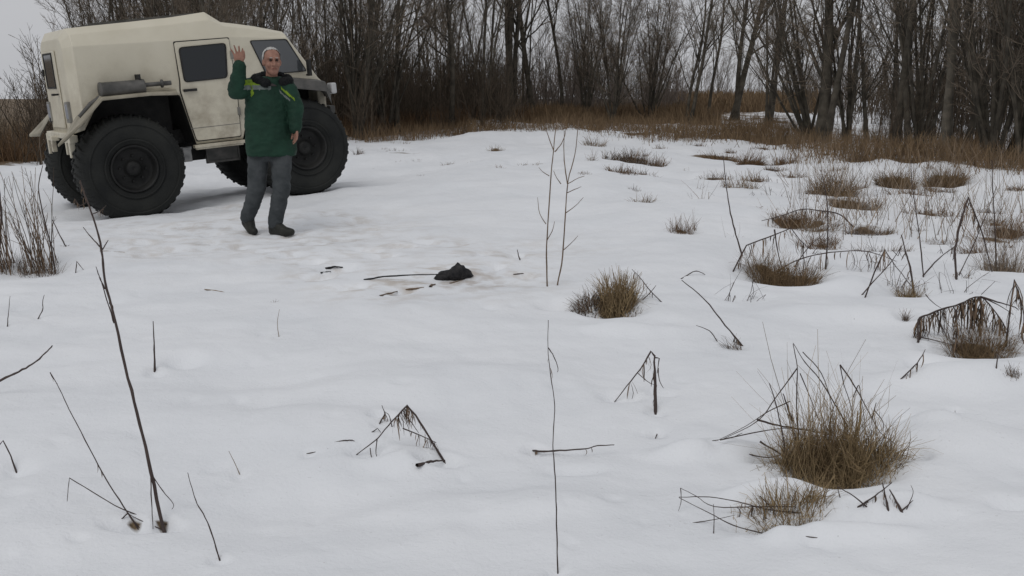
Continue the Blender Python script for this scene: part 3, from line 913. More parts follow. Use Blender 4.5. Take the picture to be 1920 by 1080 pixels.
def hang(mb, line, t0, t1, n, lpx, wpx=3.0, seed=0):
    """withered leaves hanging off a stem"""
    rng = np.random.default_rng(abs(seed + 5))
    n = max(3, int(n * .95))
    k = rng.uniform(t0, t1, n) * (len(line) - 1)
    i = np.minimum(k.astype(int), len(line) - 2); f = (k - i)[:, None]
    o = line[i] * (1 - f) + line[i + 1] * f
    s = depth(line[0]) / F
    L = lpx * s * rng.uniform(.2, 1.3, n)
    Pn = 5
    t = np.linspace(0, 1, Pn)[None, :, None]
    a = rng.uniform(0, 6.28, n)
    out = np.stack([np.cos(a), np.sin(a), np.zeros(n)], -1)[:, None]
    curl = rng.uniform(-.35, .35, n)[:, None, None]
    pts = o[:, None] + out * L[:, None, None] * (.25 * np.sin(t * 2.6) + curl * t ** 3) - np.array([0, 0, 1.]) * L[:, None, None] * t
    w = (wpx * .52 * s * rng.uniform(.4, 1.3, n))[:, None] * np.array([.4, .9, 1, .8, .25])[None]
    side = unit(np.stack([np.sin(a + rng.normal(0, .6, n)), -np.cos(a), rng.normal(0, .3, n)], -1))
    mb.ribbons(pts, w, side)


STALKS = []


def plant(name, label, stems, leaves=(), mat='stalk', cat='weed', lmat='leaf_dry', part='stem', parent=None):
    """stems: (pts, px[, kinky]); leaves: (stem index, t0, t1, n, length px[, width px])"""
    root = G(stems[0][0][0][0], stems[0][0][0][1])
    single = len(stems) == 1 and not leaves and parent is None
    if parent is None and not single:
        e = link(name, None, loc=root); tag(e, label, cat)
    elif parent is not None:
        e = parent; root = np.array(parent.location)
    if parent is None and root[1] < 9:
        BUMPS.append((root[0], root[1], .035, .03, 0.0, -.022))
    lines = []
    for j, st in enumerate(stems):
        mb = MB()
        known = lines + (STALKS if parent is not None else [])
        lines.append(stem(mb, st[0], st[1], len(st) > 2 and st[2], seed=j * 13, d0=joint_depth(st[0], known, depth(root))))
        if parent is not None: STALKS.append(lines[-1])
        if single:
            return tag(link(name, mb.mesh(name, M[mat], origin=root), loc=root), label, cat)
        link(part, mb.mesh(part, M[mat], origin=root), e)
    if leaves:
        mb = MB()
        for j, lf in enumerate(leaves):
            hang(mb, lines[lf[0]], *lf[1:5], *(lf[5:6] or (3.0,)), seed=j * 7 + int(stems[0][0][0][0]))
        link('withered_leaves', mb.mesh('withered_leaves', M[lmat], False, origin=root), e, kind='stuff')
    return e


K = True
plant('bare_sapling', 'tall dark leaning stalk rising from the left foreground across the rear wheel', [
    ([(306, 990, 'g'), (283, 885), (262, 795), (240, 710), (215, 600), (196, 525), (191, 468), (178, 420), (163, 375), (150, 338)], 9),
    ([(197, 542, .0), (190, 528), (184, 512), (180, 500)], 4), ([(191, 466), (172, 446), (156, 426)], 4), ([(192, 468), (197, 460), (203, 450)], 4),
    ([(283, 885), (284, 940), (287, 992, 'g')], 4), ([(283, 888), (305, 920), (325, 945), (322, 955)], 3), ([(214, 606), (206, 580), (195, 545), (188, 520)], 4),
    ([(163, 378), (150, 385), (140, 372)], 3), ([(172, 402), (188, 395), (199, 385)], 3)],
      [(0, .90, 1.0, 14, 14, 3), (7, .2, 1, 8, 12, 3), (8, .2, 1, 10, 12, 3), (0, .5, .52, 2, 16, 4)], cat='sapling', part='branch')
plant('dead_weed', 'thin bowed stalk at the left foreground beside the tall leaning one', [
    ([(258, 990, 'g'), (232, 950), (195, 892), (160, 825), (130, 768), (112, 730), (94, 698)], 4),
    ([(240, 962), (225, 975), (222, 988)], 4, K), ([(240, 962), (252, 978), (262, 990)], 4, K), ([(94, 698), (100, 710), (108, 720)], 2.5)],
      [(0, .36, .46, 5, 30, 4), (0, .92, 1, 4, 18, 3), (0, .02, .1, 8, 18, 4)])
plant('broken_stalk', 'low stalk bent sharply over at the left foreground corner', [([(308, 982, 'g'), (262, 968), (215, 948), (170, 920), (130, 896), (128, 915), (126, 940)], 3.5, K), ([(292, 988, 'g'), (262, 975), (238, 962)], 3)], mat='stalk')
plant('cut_stalk', 'short upright stub of a stalk on the open snow at left', [([(290, 696, 'g'), (289, 655), (287, 602)], 6)], [(0, .0, .12, 8, 12, 6)])
plant('bare_branch', 'dark branch entering from the left edge of the picture', [([(-60, 745, 'g'), (0, 714), (35, 697), (60, 683), (85, 662), (98, 648)], 7)], cat='branch')
plant('broken_stalk', 'short kinked stalk at the left edge of the snow', [([(31, 886, 'g'), (20, 855), (6, 826), (-8, 842)], 4.5, K)])
plant('thin_stalk', 'thin stalk leaning left at the bottom of the snow', [([(412, 1050, 'g'), (400, 1010), (385, 970), (370, 945), (360, 915), (352, 886)], 4)])
plant('thin_stalk', 'short pale straw on the snow right of the tall leaning stalk', [([(450, 890, 'g'), (440, 868), (429, 846)], 2.5)], mat='stalk_pale')
plant('thin_stalk', 'short straight straw near the left edge below the stems', [([(14, 611, 'g'), (16, 585), (19, 555)], 2.5)])
plant('thin_stalk', 'short wavy straw right of the straight one near the left edge', [([(72, 597, 'g'), (80, 580), (80, 565), (83, 553)], 3)])
plant('thin_stalk', 'faint upright straw in the middle of the snow', [([(523, 632, 'g'), (520, 605), (524, 580)], 2)], mat='stalk_pale')
plant('fallen_twig', 'curved twig lying on the snow below the walker', [([(386, 543, 'g'), (410, 546, -.1), (435, 551, -.2), (470, 551, -.2), (492, 546, -.1)], 3.5)], mat='stalk_pale', cat='twig')
plant('fallen_twig', 'short twig lying on the snow left of the curved one', [([(196, 471, 'g'), (215, 472), (234, 473, 'g')], 3)], mat='stalk_pale', cat='twig')
plant('broken_stalk', 'small upturned V of dead stem right of the left bush', [([(142, 511, 'g'), (144, 490), (158, 508)], 3, K)])
plant('thin_stalk', 'small leaning stalk between the left bush and the rear wheel', [([(125, 464, 'g'), (112, 440), (98, 412)], 4)])
plant('broken_weed', 'dead weed folded to a steep A with hanging leaves at the middle foreground', [
    ([(832, 864, 'g'), (800, 812), (780, 780), (763, 760), (740, 785), (722, 806), (702, 828), (668, 853, 'g')], 6, K),
    ([(757, 774), (775, 797), (785, 812)], 3), ([(755, 803), (785, 815), (805, 824), (818, 830)], 3.5), ([(694, 840), (696, 855), (700, 868)], 3), ([(707, 824), (705, 850), (712, 868)], 3),
    ([(792, 870, 'g'), (812, 865), (834, 863, 'g')], 9)],
      [(0, .36, .58, 34, 34, 4), (2, 0, .95, 26, 30, 4), (0, .12, .3, 10, 20, 3), (0, .42, .5, 18, 26, 5)])
plant('broken_weed', 'small dark remains of a weed behind the folded A weed', [([(712, 794, 'g'), (722, 775), (716, 760)], 4, K), ([(735, 800, 'g'), (730, 780), (722, 772)], 3)], [(0, .2, .8, 10, 20, 5)])
plant('fallen_twig', 'small dry leaf scrap and twig on the snow left of the folded weed', [([(580, 850, 'g'), (600, 846), (615, 841, 'g')], 3), ([(640, 827, 'g'), (655, 825), (665, 827, 'g')], 4), ([(698, 810, 'g'), (708, 803), (714, 811, 'g')], 3, K)], cat='twig')
plant('thin_stalk', 'very tall thin stalk rising from the bottom middle of the picture', [
    ([(1046, 1075, 'g'), (1044, 1000), (1043, 940), (1040, 880), (1037, 835), (1040, 770), (1038, 740), (1032, 700), (1027, 650), (1028, 600)], 3.6),
    ([(1028, 652), (1038, 668), (1046, 690), (1045, 698)], 3)], [(0, .8, .86, 4, 26, 4)])
plant('fallen_twig', 'dark twig sticking out level over the snow in the middle foreground', [([(1000, 845, 'g'), (1020, 846, -.05), (1060, 844, -.10), (1095, 842, -.12), (1120, 836, -.12), (1152, 834, -.12)], 5.5)], [(0, 0, .12, 12, 8, 7), (0, .6, .75, 2, 14, 4)], cat='twig')
plant('broken_weed', 'thick upright broken stem with its top bent down beside it', [
    ([(1229, 774, 'g'), (1229, 720), (1228, 666)], 10), ([(1228, 668), (1221, 658), (1200, 692), (1175, 725), (1152, 754, 'g')], 5, K),
    ([(1196, 700), (1215, 716), (1228, 722)], 2.5), ([(1226, 670), (1236, 672), (1232, 700)], 4, K), ([(1234, 690), (1236, 712), (1244, 728)], 3)],
      [(1, .2, .7, 12, 34, 4), (0, .35, .95, 16, 22, 5)])
plant('thin_stalk', 'hook shaped straw curling over the snow below the thick broken stem', [([(1232, 814, 'g'), (1226, 832, -.14), (1230, 846, -.24), (1240, 853, -.28), (1285, 857, -.28)], 3)], [(0, 0, .06, 5, 8, 6)])
plant('fallen_twig', 'short twig lying on the snow left of the largest tussock', [([(1342, 826, 'g'), (1368, 822), (1392, 812)], 3)], cat='twig')
plant('fallen_twig', 'small dark twig flat on the snow at the bottom right', [([(1528, 1008, 'g'), (1550, 1010), (1572, 1005, 'g')], 3)], cat='twig')
# stalks of the big tussock
for pts, px in (
        ([(1500, 870, 'g'), (1494, 760), (1495, 690), (1487, 645)], 4.5), ([(1590, 800, -.02), (1540, 715), (1510, 680), (1487, 643)], 4),
        ([(1495, 690), (1455, 745), (1420, 790), (1352, 825)], 3.5), ([(1478, 880, 'g'), (1465, 800), (1450, 740), (1442, 718)], 4.5),
        ([(1486, 790), (1476, 760), (1468, 738)], 6), ([(1482, 752), (1440, 772), (1400, 798), (1345, 826)], 3), ([(1420, 787), (1450, 796), (1490, 803), (1540, 812)], 6),
        ([(1350, 825), (1410, 812), (1470, 803), (1530, 806)], 3.5), ([(1575, 684), (1600, 720), (1625, 765), (1650, 810), (1682, 835)], 4), ([(1575, 684), (1582, 720), (1595, 760), (1600, 800)], 3),
        ([(1600, 745), (1610, 722), (1614, 745), (1622, 790)], 3), ([(1640, 770), (1655, 790), (1656, 810)], 3), ([(1635, 785), (1643, 755)], 4), ([(1500, 700), (1525, 760), (1550, 830)], 3),
        ([(1505, 660), (1540, 700), (1560, 760), (1575, 820)], 3), ([(1425, 828), (1470, 855), (1500, 870)], 5), ([(1550, 905), (1590, 850), (1612, 790), (1614, 750)], 9), ([(1560, 895), (1600, 830), (1608, 770)], 7),
        ([(1395, 850), (1440, 858), (1480, 848)], 4), ([(1600, 890), (1650, 898), (1695, 908)], 4), ([(1570, 860), (1640, 868), (1680, 866)], 3)):
    plant('', '', [(pts, px)], parent=BIG, part='stalk', mat='straw' if px in (9, 7, 4) and pts[0][1] > 850 else 'stalk')
plant('dead_weed', 'black stemmed weed remains on the cushion of snow under the largest tussock', [
    ([(1610, 950, 'g'), (1640, 930, -.02), (1672, 905, -.03)], 5), ([(1625, 950, 'g'), (1600, 930, -.03), (1570, 912, -.05)], 4.5), ([(1665, 955, 'g'), (1660, 930), (1655, 905)], 6),
    ([(1690, 958, 'g'), (1678, 935), (1668, 918)], 7), ([(1575, 932, 'g'), (1570, 912)], 3), ([(1700, 955, 'g'), (1712, 925), (1708, 910)], 2.5), ([(1690, 958, 'g'), (1712, 938)], 4)],
      [(0, 0, .6, 16, 12, 6), (2, .1, .9, 10, 16, 6), (3, .1, .9, 10, 14, 6)])
e = plant('grass_tussock', 'small matted tussock with long arching straws at the bottom right', [
    ([(1500, 962, 'g'), (1440, 955), (1380, 940), (1330, 932), (1273, 932)], 4), ([(1430, 1000, 'g'), (1375, 985), (1330, 962), (1273, 933)], 3.5), ([(1490, 950), (1420, 950), (1340, 950), (1305, 930), (1276, 915)], 3),
    ([(1276, 915), (1277, 940), (1272, 958)], 2.5), ([(1338, 1000, 'g'), (1339, 975), (1338, 945)], 3), ([(1303, 980, 'g'), (1340, 974), (1378, 966)], 2.5), ([(1425, 930), (1448, 955), (1455, 975)], 3), ([(1380, 985), (1388, 960), (1382, 952)], 3.5)],
          [(0, .1, .5, 20, 26, 4)], cat='grass', part='stalk')
p = np.array(e.location)
mb = tussock_mb(G(1485, 968), .12, .17, 560, .0036, 91, (-.1, 0), .5, .7, kink=.3)
mb = tussock_mb(G(1430, 992), .12, .09, 200, .003, 92, (.5, .1), .6, .9, kink=.3, mb=mb)
link('grass_blade_mass', mb.mesh('grass_blade_mass', M['straw'], False, origin=p), e, kind='stuff')
# weeds further back on the right
plant('broken_weed', 'big bent weed with a fringe of dark hanging leaves at the right', [
    ([(1722, 640, 'g'), (1722, 600), (1740, 590), (1770, 578), (1800, 570), (1838, 556), (1870, 590), (1890, 622, 'g')], 6), ([(1838, 556), (1870, 566), (1900, 575), (1910, 582)], 4.5), ([(1838, 556), (1872, 572), (1900, 590)], 3.5),
    ([(1838, 558), (1840, 590), (1836, 640)], 7), ([(1840, 552), (1855, 538), (1866, 527)], 2), ([(1792, 580), (1795, 620), (1792, 665, 'g')], 5), ([(1760, 600), (1778, 640), (1775, 655)], 3), ([(1725, 632), (1760, 640), (1800, 650)], 3.5),
    ([(1690, 710, 'g'), (1720, 680), (1735, 655)], 4), ([(1735, 552), (1750, 568), (1768, 580)], 2.5)],
      [(0, .18, .72, 110, 46, 5), (0, .6, .95, 90, 70, 6), (0, .02, .2, 22, 30, 6), (3, .1, .9, 30, 40, 6), (5, .0, .8, 24, 40, 6), (8, .1, .9, 16, 20, 4)])
mbp = G(1830, 655)
tuft(1838, 656, 150, 92, 520, 'brown grass heap under the big bent weed', 'straw_dark', out=.5, droop=.7)
plant('broken_weed', 'tall weed stems folded into crossing triangles at the right', [
    ([(1715, 558, 'g'), (1708, 510), (1700, 478), (1690, 440)], 6), ([(1622, 558, 'g'), (1640, 510), (1659, 468), (1680, 500), (1712, 540)], 4, K), ([(1616, 553, 'g'), (1645, 520), (1672, 490), (1690, 462)], 3.5), ([(1690, 462), (1684, 480), (1672, 468)], 3, K)],
      [(0, .4, .95, 14, 26, 4), (1, .45, .7, 14, 40, 4)])
plant('dead_weed', 'drooping weed arch with a fringe of small leaves at the middle right', [([(1600, 425, 'g'), (1575, 402), (1545, 396), (1505, 392), (1470, 403), (1428, 414)], 4)], [(0, .3, .95, 60, 20, 4)])
plant('dead_weed', 'arched weed stem with hanging leaves above the matted hummocks', [([(1452, 512, 'g'), (1490, 490), (1540, 476), (1610, 470), (1650, 478), (1680, 490)], 3.5)], [(0, .25, .85, 36, 34, 4)])
plant('broken_weed', 'dead weed folded to a tent over the left matted hummock', [([(1375, 508, 'g'), (1400, 460), (1440, 445), (1483, 428), (1500, 450), (1520, 468)], 4, K), ([(1452, 430), (1458, 470), (1468, 510, 'g')], 4), ([(1490, 500, 'g'), (1515, 465), (1545, 438)], 3)], [(0, .1, .9, 50, 34, 4)])
plant('thin_stalk', 'long thin curved stalk rising from the left matted hummock', [([(1392, 480, 'g'), (1380, 440), (1370, 400), (1362, 350), (1356, 292)], 4.5)])
plant('thin_stalk', 'tall thin stalk bowed right of the tall folded weed stems', [([(1732, 520, 'g'), (1726, 460), (1718, 400), (1710, 340), (1708, 300)], 3.5)])
plant('thin_stalk', 'tall straight stalk left of the folded weed triangles', [([(1548, 505, 'g'), (1552, 440), (1551, 380), (1542, 330)], 4.5)])
plant('broken_weed', 'tall black weed folded over like a steep A near the right edge', [
    ([(1793, 523, 'g'), (1790, 470), (1800, 420), (1815, 370), (1830, 405), (1845, 450), (1860, 510, 'g')], 6, K), ([(1730, 518, 'g'), (1760, 485), (1790, 462)], 4), ([(1798, 515, 'g'), (1825, 460), (1850, 400), (1868, 350)], 3), ([(1868, 508, 'g'), (1866, 440), (1862, 370), (1860, 300)], 4.5)],
      [(0, .1, .75, 40, 36, 5)])
plant('broken_weed', 'folded black weed with thick hanging leaves cut by the right edge', [([(1886, 650, 'g'), (1893, 590), (1902, 524), (1916, 570), (1930, 640, 'g')], 5, K), ([(1868, 690, 'g'), (1872, 660)], 4)], [(0, .5, .95, 40, 50, 7)])
plant('broken_weed', 'long slanting stalk ending in a dark bunch right of the middle', [([(1392, 648, 'g'), (1360, 610), (1320, 560), (1278, 525)], 4.5), ([(1345, 640, 'g'), (1330, 620), (1305, 610)], 3)], [(0, 0, .25, 20, 24, 5)])
plant('dead_weed', 'small crossed twigs right of the bale shaped tussock', [([(1240, 566, 'g'), (1215, 540), (1200, 520), (1185, 505)], 3), ([(1205, 562, 'g'), (1220, 548), (1230, 535)], 3)], [(0, .2, .9, 10, 18, 4)])
plant('dead_weed', 'small black twig curl on the snow right of the middle', [([(1282, 520, 'g'), (1305, 508), (1322, 515, 'g')], 3.5)])
plant('bare_sapling', 'twin stemmed bare sapling standing in the middle of the snow', [
    ([(1026, 537, 'g'), (1025, 460), (1030, 380), (1034, 320), (1038, 282), (1042, 240), (1044, 222)], 4.0), ([(1045, 535, 'g'), (1055, 480), (1060, 400), (1065, 340), (1078, 290), (1085, 225)], 4.0),
    ([(1038, 282), (1028, 255), (1022, 232)], 3), ([(1040, 285), (1052, 270), (1060, 250), (1058, 230)], 3), ([(1064, 345), (1058, 300), (1058, 245)], 3.5), ([(1030, 330), (1018, 322), (1010, 314)], 2.5), ([(1064, 345), (1082, 335), (1096, 330)], 2.5),
    ([(1062, 362), (1078, 355), (1090, 350)], 2.5), ([(1060, 400), (1080, 385), (1094, 370)], 2.5), ([(1024, 420), (1012, 400), (1008, 370)], 2.5), ([(1055, 470), (1072, 455), (1084, 442)], 2.5), ([(1026, 450), (1036, 432), (1040, 415)], 2.5), ([(1052, 345), (1042, 330), (1038, 320)], 2.5)],
      cat='sapling', part='branch', mat='leaf_dry')
plant('fallen_twig', 'bent black twig stuck in the snow left of the twin sapling', [([(975, 488, 'g'), (972, 478), (970, 468)], 4), ([(972, 514, 'g'), (982, 513, 'g')], 5)], cat='twig')

# bush of thin stems at the left edge
p = G(70, 505)
LB = link('stem_bush', None, loc=p); tag(LB, 'bush of many thin upright brown stems at the left edge', 'bush')
mb = MB(); rng = np.random.default_rng(61)
for k in range(64):
    bu = rng.normal(72, 20) if k % 3 else rng.normal(14, 12)
    bv = rng.uniform(490, 520)
    b = G(bu, bv)
    h = rng.uniform(.35, .95) if k % 5 else rng.uniform(.2, .4)
    ln = np.array([rng.normal(-.16, .14), rng.normal(0, .12), 1.])
    pts, rad = grow(b[None] - np.array([[0, 0, .03]]), ln[None], np.array([h]), np.array([.0042]), np.array([.0018]), 7, .05, .02, rng)
    mb.tubes(pts, rad, 4)
    o_, d_, L_, r_ = children(pts, rad, 3, .35, .95, 28, .25, rng, .7)
    a_, c_ = grow(o_, d_, L_, r_, r_ * .6, 3, .08, .05, rng)
    mb.tubes(a_, c_, 3)
link('stem_mass', mb.mesh('stem_mass', M['leaf_dry'], origin=p), LB, kind='stuff')
mb = tussock_mb(G(75, 515), .17, .22, 200, .004, 62, (-.1, 0), .5, .4, kink=.3)
mb = tussock_mb(G(15, 508), .15, .28, 160, .004, 63, (-.1, 0), .4, .4, kink=.3, mb=mb)
link('grass_blade_mass', mb.mesh('grass_blade_mass', M['leaf_dry'], False, origin=p), LB, kind='stuff')
plant('thin_stalk', 'taller dark stalk at the right side of the left bush', [([(104, 512, 'g'), (95, 460), (80, 400), (72, 350), (80, 310)], 4.5)])
plant('bare_branch', 'thick dark stem cut by the left edge beside the bush', [([(-6, 505, 'g'), (0, 440), (2, 390), (-4, 340)], 8)], cat='branch')

# black lump with a long stick
p = G(850, 527); s = depth(p) / F
e = link('burnt_log', None, loc=p); tag(e, 'black charred lump with a long thin stick lying on stained snow', 'burnt wood')
rng = np.random.default_rng(70)
mb = MB()
th = np.linspace(0, 2 * math.pi, 14, endpoint=False)
secs = []
for t in np.linspace(0, 1, 16):
    c = G(815 + 72 * t, 524 - 6 * t)
    h = (.015 + .085 * math.sin(math.pi * t) ** .7 * (1 + .18 * math.sin(t * 13)) * (.55 + .6 * t)) if 0 < t < 1 else .008
    q = np.stack([c[0] + np.cos(th) * .0 + rng.normal(0, .006, 14), c[1] + np.cos(th) * h * .9, c[2] + .35 * h + np.sin(th) * h * .7], -1) + rng.normal(0, h * .06, (14, 3))
    secs.append(q)
mb.grid(np.array(secs), True)
M['char'] = noise_mat('char', (.008, .008, .010), (.035, .033, .034), 25, .75, .8, 60)
link('charred_lump', mb.mesh('charred_lump', M['char'], True, origin=p), e)
mb = MB(); stem(mb, [(682, 525, 'g'), (720, 519), (770, 516), (840, 514)], 5, sink=False)
link('stick', mb.mesh('stick', M['char'], origin=p), e)
plant('fallen_twig', 'dark scraps of bark strewn on the stained snow before the charred lump', [([(718, 553, 'g'), (735, 549), (745, 546, 'g')], 5), ([(765, 543, 'g'), (780, 541), (795, 539, 'g')], 6), ([(808, 537, 'g'), (816, 533, 'g')], 8), ([(850, 530, 'g'), (868, 525, 'g')], 5)], cat='bark', part='scrap', mat='leaf_dry')
plant('fallen_twig', 'two dark scraps lying on the snow left of the long stick', [([(613, 503, 'g'), (628, 500), (643, 501, 'g')], 6), ([(604, 511, 'g'), (612, 510), (620, 509, 'g')], 4)], cat='bark', part='scrap', mat='char')

# the snow sheet is laid once every melt pit round the plants is known
ground()

# ------------------------------------------------------------------ off-road vehicle
M['paint'] = noise_mat('paint', (.55, .51, .405), (.60, .56, .455), 2.5, .42, .05, 40, spec=.4)
M['fender'] = noise_mat('fender', (.20, .178, .135), (.36, .33, .26), 5, .6)
M['paint_grey'] = noise_mat('paint_grey', (.16, .155, .14), (.25, .24, .215), 6, .6)
M['black'] = noise_mat('black', (.012, .012, .012), (.028, .027, .026), 8, .7)
M['rubber'] = noise_mat('rubber', (.009, .010, .010), (.021, .022, .020), 3, .8, .3, 40)
M['rim'] = noise_mat('rim', (.008, .008, .008), (.02, .02, .019), 6, .6)
M['metal'] = noise_mat('metal', (.055, .055, .052), (.11, .105, .098), 7, .5, .2, 30)
M['steel'] = noise_mat('steel', (.25, .25, .25), (.45, .45, .44), 10, .4)
gm, gn, gl, gb = new_mat('glass_dark', .06); gb.inputs['Base Color'].default_value = (.012, .015, .018, 1); gb.inputs['Specular IOR Level'].default_value = .5; M['glass'] = gm
gm, gn, gl, gb = new_mat('glass_cab', .08); gb.inputs['Base Color'].default_value = (.06, .065, .07, 1); gb.inputs['Specular IOR Level'].default_value = .9; M['glass_cab'] = gm
gm, gn, gl, gb = new_mat('lens', .15); gb.inputs['Base Color'].default_value = (.30, .32, .36, 1); M['lens'] = gm
gm, gn, gl, gb = new_mat('lens_white', .2); gb.inputs['Base Color'].default_value = (.42, .42, .42, 1); M['lens_white'] = gm

_m = M['paint']; _n, _l = _m.node_tree.nodes, _m.node_tree.links
_b = _n['Principled BSDF']; _src = _b.inputs['Base Color'].links[0].from_socket
_t = _n.new('ShaderNodeTexCoord'); _z = _n.new('ShaderNodeTexNoise'); _z.inputs['Scale'].default_value = 3.5; _z.inputs['Detail'].default_value = 8; _z.inputs['Roughness'].default_value = .7
_l.new(_t.outputs['Object'], _z.inputs['Vector'])
_sx = _n.new('ShaderNodeSeparateXYZ'); _l.new(_t.outputs['Object'], _sx.inputs[0])
_mr = _n.new('ShaderNodeMapRange'); _mr.inputs['From Min'].default_value = 2.1; _mr.inputs['From Max'].default_value = .75; _l.new(_sx.outputs['Z'], _mr.inputs['Value'])
_mm = _n.new('ShaderNodeMath'); _mm.operation = 'MULTIPLY'; _l.new(_mr.outputs[0], _mm.inputs[0])
_rp = _n.new('ShaderNodeValToRGB'); _rp.color_ramp.elements[0].position = .42; _rp.color_ramp.elements[1].position = .75; _l.new(_z.outputs[0], _rp.inputs[0]); _l.new(_rp.outputs[0], _mm.inputs[1])
_mx = _n.new('ShaderNodeMix'); _mx.data_type = 'RGBA'; _l.new(_mm.outputs[0], _mx.inputs[0]); _l.new(_src, _mx.inputs[6]); _mx.inputs[7].default_value = (.20, .155, .105, 1)
_l.new(_mx.outputs[2], _b.inputs['Base Color'])

vr = link('off_road_vehicle', None)
tag(vr, 'beige boxy off-road vehicle on four huge black low pressure tyres', 'vehicle')
Mx = Matrix(((VX[0], VY[0], VZ[0], 0), (VX[1], VY[1], VZ[1], 0), (VX[2], VY[2], VZ[2], 0), (0, 0, 0, 1)))
ROOT = VO + VX * 1.1 - VZ * TYRE_R           # on the ground under the middle of the vehicle
Mx.translation = Vector(ROOT)
vr.matrix_world = Mx
DX, DZ = -1.1, TYRE_R                         # axle coordinates -> vehicle coordinates


def vp(x, y, z):
    return (x + DX, y, z + DZ)


def vlink(name, me, parent=vr):
    return link(name, me, parent)


# body shell: x, bottom, half width, top of side, shoulder (y,z), roof edge (y,z)
ST = [(-.52, .46, .62, 1.455, .58, 1.52, .48, 1.58),
      (-.44, .50, .82, 1.47, .745, 1.605, .59, 1.685),
      (-.20, .88, .82, 1.47, .745, 1.62, .60, 1.70),
      (.30, .885, .82, 1.47, .75, 1.64, .61, 1.725),
      (.62, .875, .82, 1.47, .75, 1.655, .61, 1.745),
      (.735, .80, .82, 1.47, .75, 1.66, .61, 1.75),
      (.858, .19, .82, 1.47, .75, 1.67, .61, 1.76),
      (1.24, .19, .82, 1.47, .75, 1.695, .62, 1.80),
      (1.41, .19, .82, 1.47, .78, 1.61, .68, 1.665),
      (1.47, .19, .82, 1.468, .78, 1.60, .68, 1.655),
      (1.60, .58, .82, 1.46, .775, 1.58, .68, 1.635),
      (1.85, .86, .82, 1.44, .77, 1.54, .68, 1.59),
      (2.22, .87, .802, 1.415, .75, 1.47, .67, 1.505),
      (2.62, .80, .782, .86, .76, .875, .70, .89),
      (2.70, .62, .77, .79, .74, .81, .68, .82)]
V, Fc = [], []
for x, zb, y1, z1, y2, z2, y3, z3 in ST:
    half = [(y1 - .02, zb), (y1, zb + .03), (y1, z1), (y2, z2), (y3, z3)]
    ring = [(-a, b) for a, b in half] + [(a, b) for a, b in half[::-1]]
    V += [vp(x, a, b) for a, b in ring]
nr = 10
for i in range(len(ST) - 1):
    for j in range(nr):
        a, b = i * nr + j, i * nr + (j + 1) % nr
        Fc.append((a, b, b + nr, a + nr))
Fc.append(tuple(range(nr))[::-1]); Fc.append(tuple(range((len(ST) - 1) * nr, len(ST) * nr)))
_me = pymesh('body_shell', V, Fc, M['paint'])
_me.materials.append(M['black'])
for i in range(len(ST) - 1):
    _me.polygons[i * nr + nr - 1].material_index = 1        # underside
body = bevel(vlink('body_shell', _me), .018, 2, 12)


def plate(name, poly, y, th, mat, parent=vr, round_=0.0, seg=4, bev=.004):
    """side plate: polygon in (x,z) at side y, thickness outwards (towards -y)"""
    pl = [np.array(q, float) for q in poly]
    if round_:
        out = []
        n = len(pl)
        for i in range(n):
            a, b, c = pl[i - 1], pl[i], pl[(i + 1) % n]
            p0 = b + unit(a - b) * round_; p1 = b + unit(c - b) * round_
            for t in np.linspace(0, 1, seg):
                out.append((1 - t) ** 2 * p0 + 2 * t * (1 - t) * b + t * t * p1)
        pl = out
    n = len(pl)
    yf = y if callable(y) else (lambda x: y)
    s = -1 if yf(pl[0][0]) < 0 else 1
    V = [vp(q[0], yf(q[0]), q[1]) for q in pl] + [vp(q[0], yf(q[0]) + s * th, q[1]) for q in pl]
    Fs = [tuple(range(n, 2 * n)), tuple(range(n))[::-1]] + [(i, (i + 1) % n, n + (i + 1) % n, n + i) for i in range(n)]
    me = pymesh(name, V, Fs, mat)
    bm = bmesh.new(); bm.from_mesh(me); bmesh.ops.recalc_face_normals(bm, faces=bm.faces); bm.to_mesh(me); bm.free()
    o = vlink(name, me, parent)
    if bev: bevel(o, bev, 2)
    return o


def frame_ring(name, outer, inner, y, th, mat, parent, round_=.04):
    def rnd_poly(poly, rd):
        pl = [np.array(q, float) for q in poly]; out = []
        for i in range(len(pl)):
            a, b, c = pl[i - 1], pl[i], pl[(i + 1) % len(pl)]
            p0 = b + unit(a - b) * rd; p1 = b + unit(c - b) * rd
            for t in np.linspace(0, 1, 5): out.append((1 - t) ** 2 * p0 + 2 * t * (1 - t) * b + t * t * p1)
        return out
    A, B = rnd_poly(outer, round_), rnd_poly(inner, round_ * .8)
    yf = y if callable(y) else (lambda x: y)
    s = -1 if yf(A[0][0]) < 0 else 1
    n = len(A); V = []
    for k, (ring, dy) in enumerate(((A, 0), (A, th), (B, th), (B, 0))):
        V += [vp(q[0], yf(q[0]) + s * dy, q[1]) for q in ring]
    Fs = []
    for k in range(3):
        for i in range(n):
            j = (i + 1) % n
            Fs.append((k * n + i, k * n + j, (k + 1) * n + j, (k + 1) * n + i))
    me = pymesh(name, V, Fs, mat)
    bm = bmesh.new(); bm.from_mesh(me); bmesh.ops.recalc_face_normals(bm, faces=bm.faces); bm.to_mesh(me); bm.free()
    return vlink(name, me, parent)


def grow_poly(poly, d):
    c = np.mean(poly, 0)
    return [tuple(np.array(q) + unit(np.array(q) - c) * d) for q in poly]


DOOR = [(.742, 1.445), (1.435, 1.458), (1.452, .75), (1.435, .235), (.862, .235), (.80, .55), (.745, .86), (.757, .97)]
WIN = [(.80, 1.372), (1.372, 1.392), (1.338, .984), (.815, .97)]
CWIN = [(1.72, 1.405), (2.205, 1.392), (2.44, .985), (1.885, .985)]


def cab_y(s):
    return lambda x: s * (.82 - max(0, x - 1.85) * .0487)


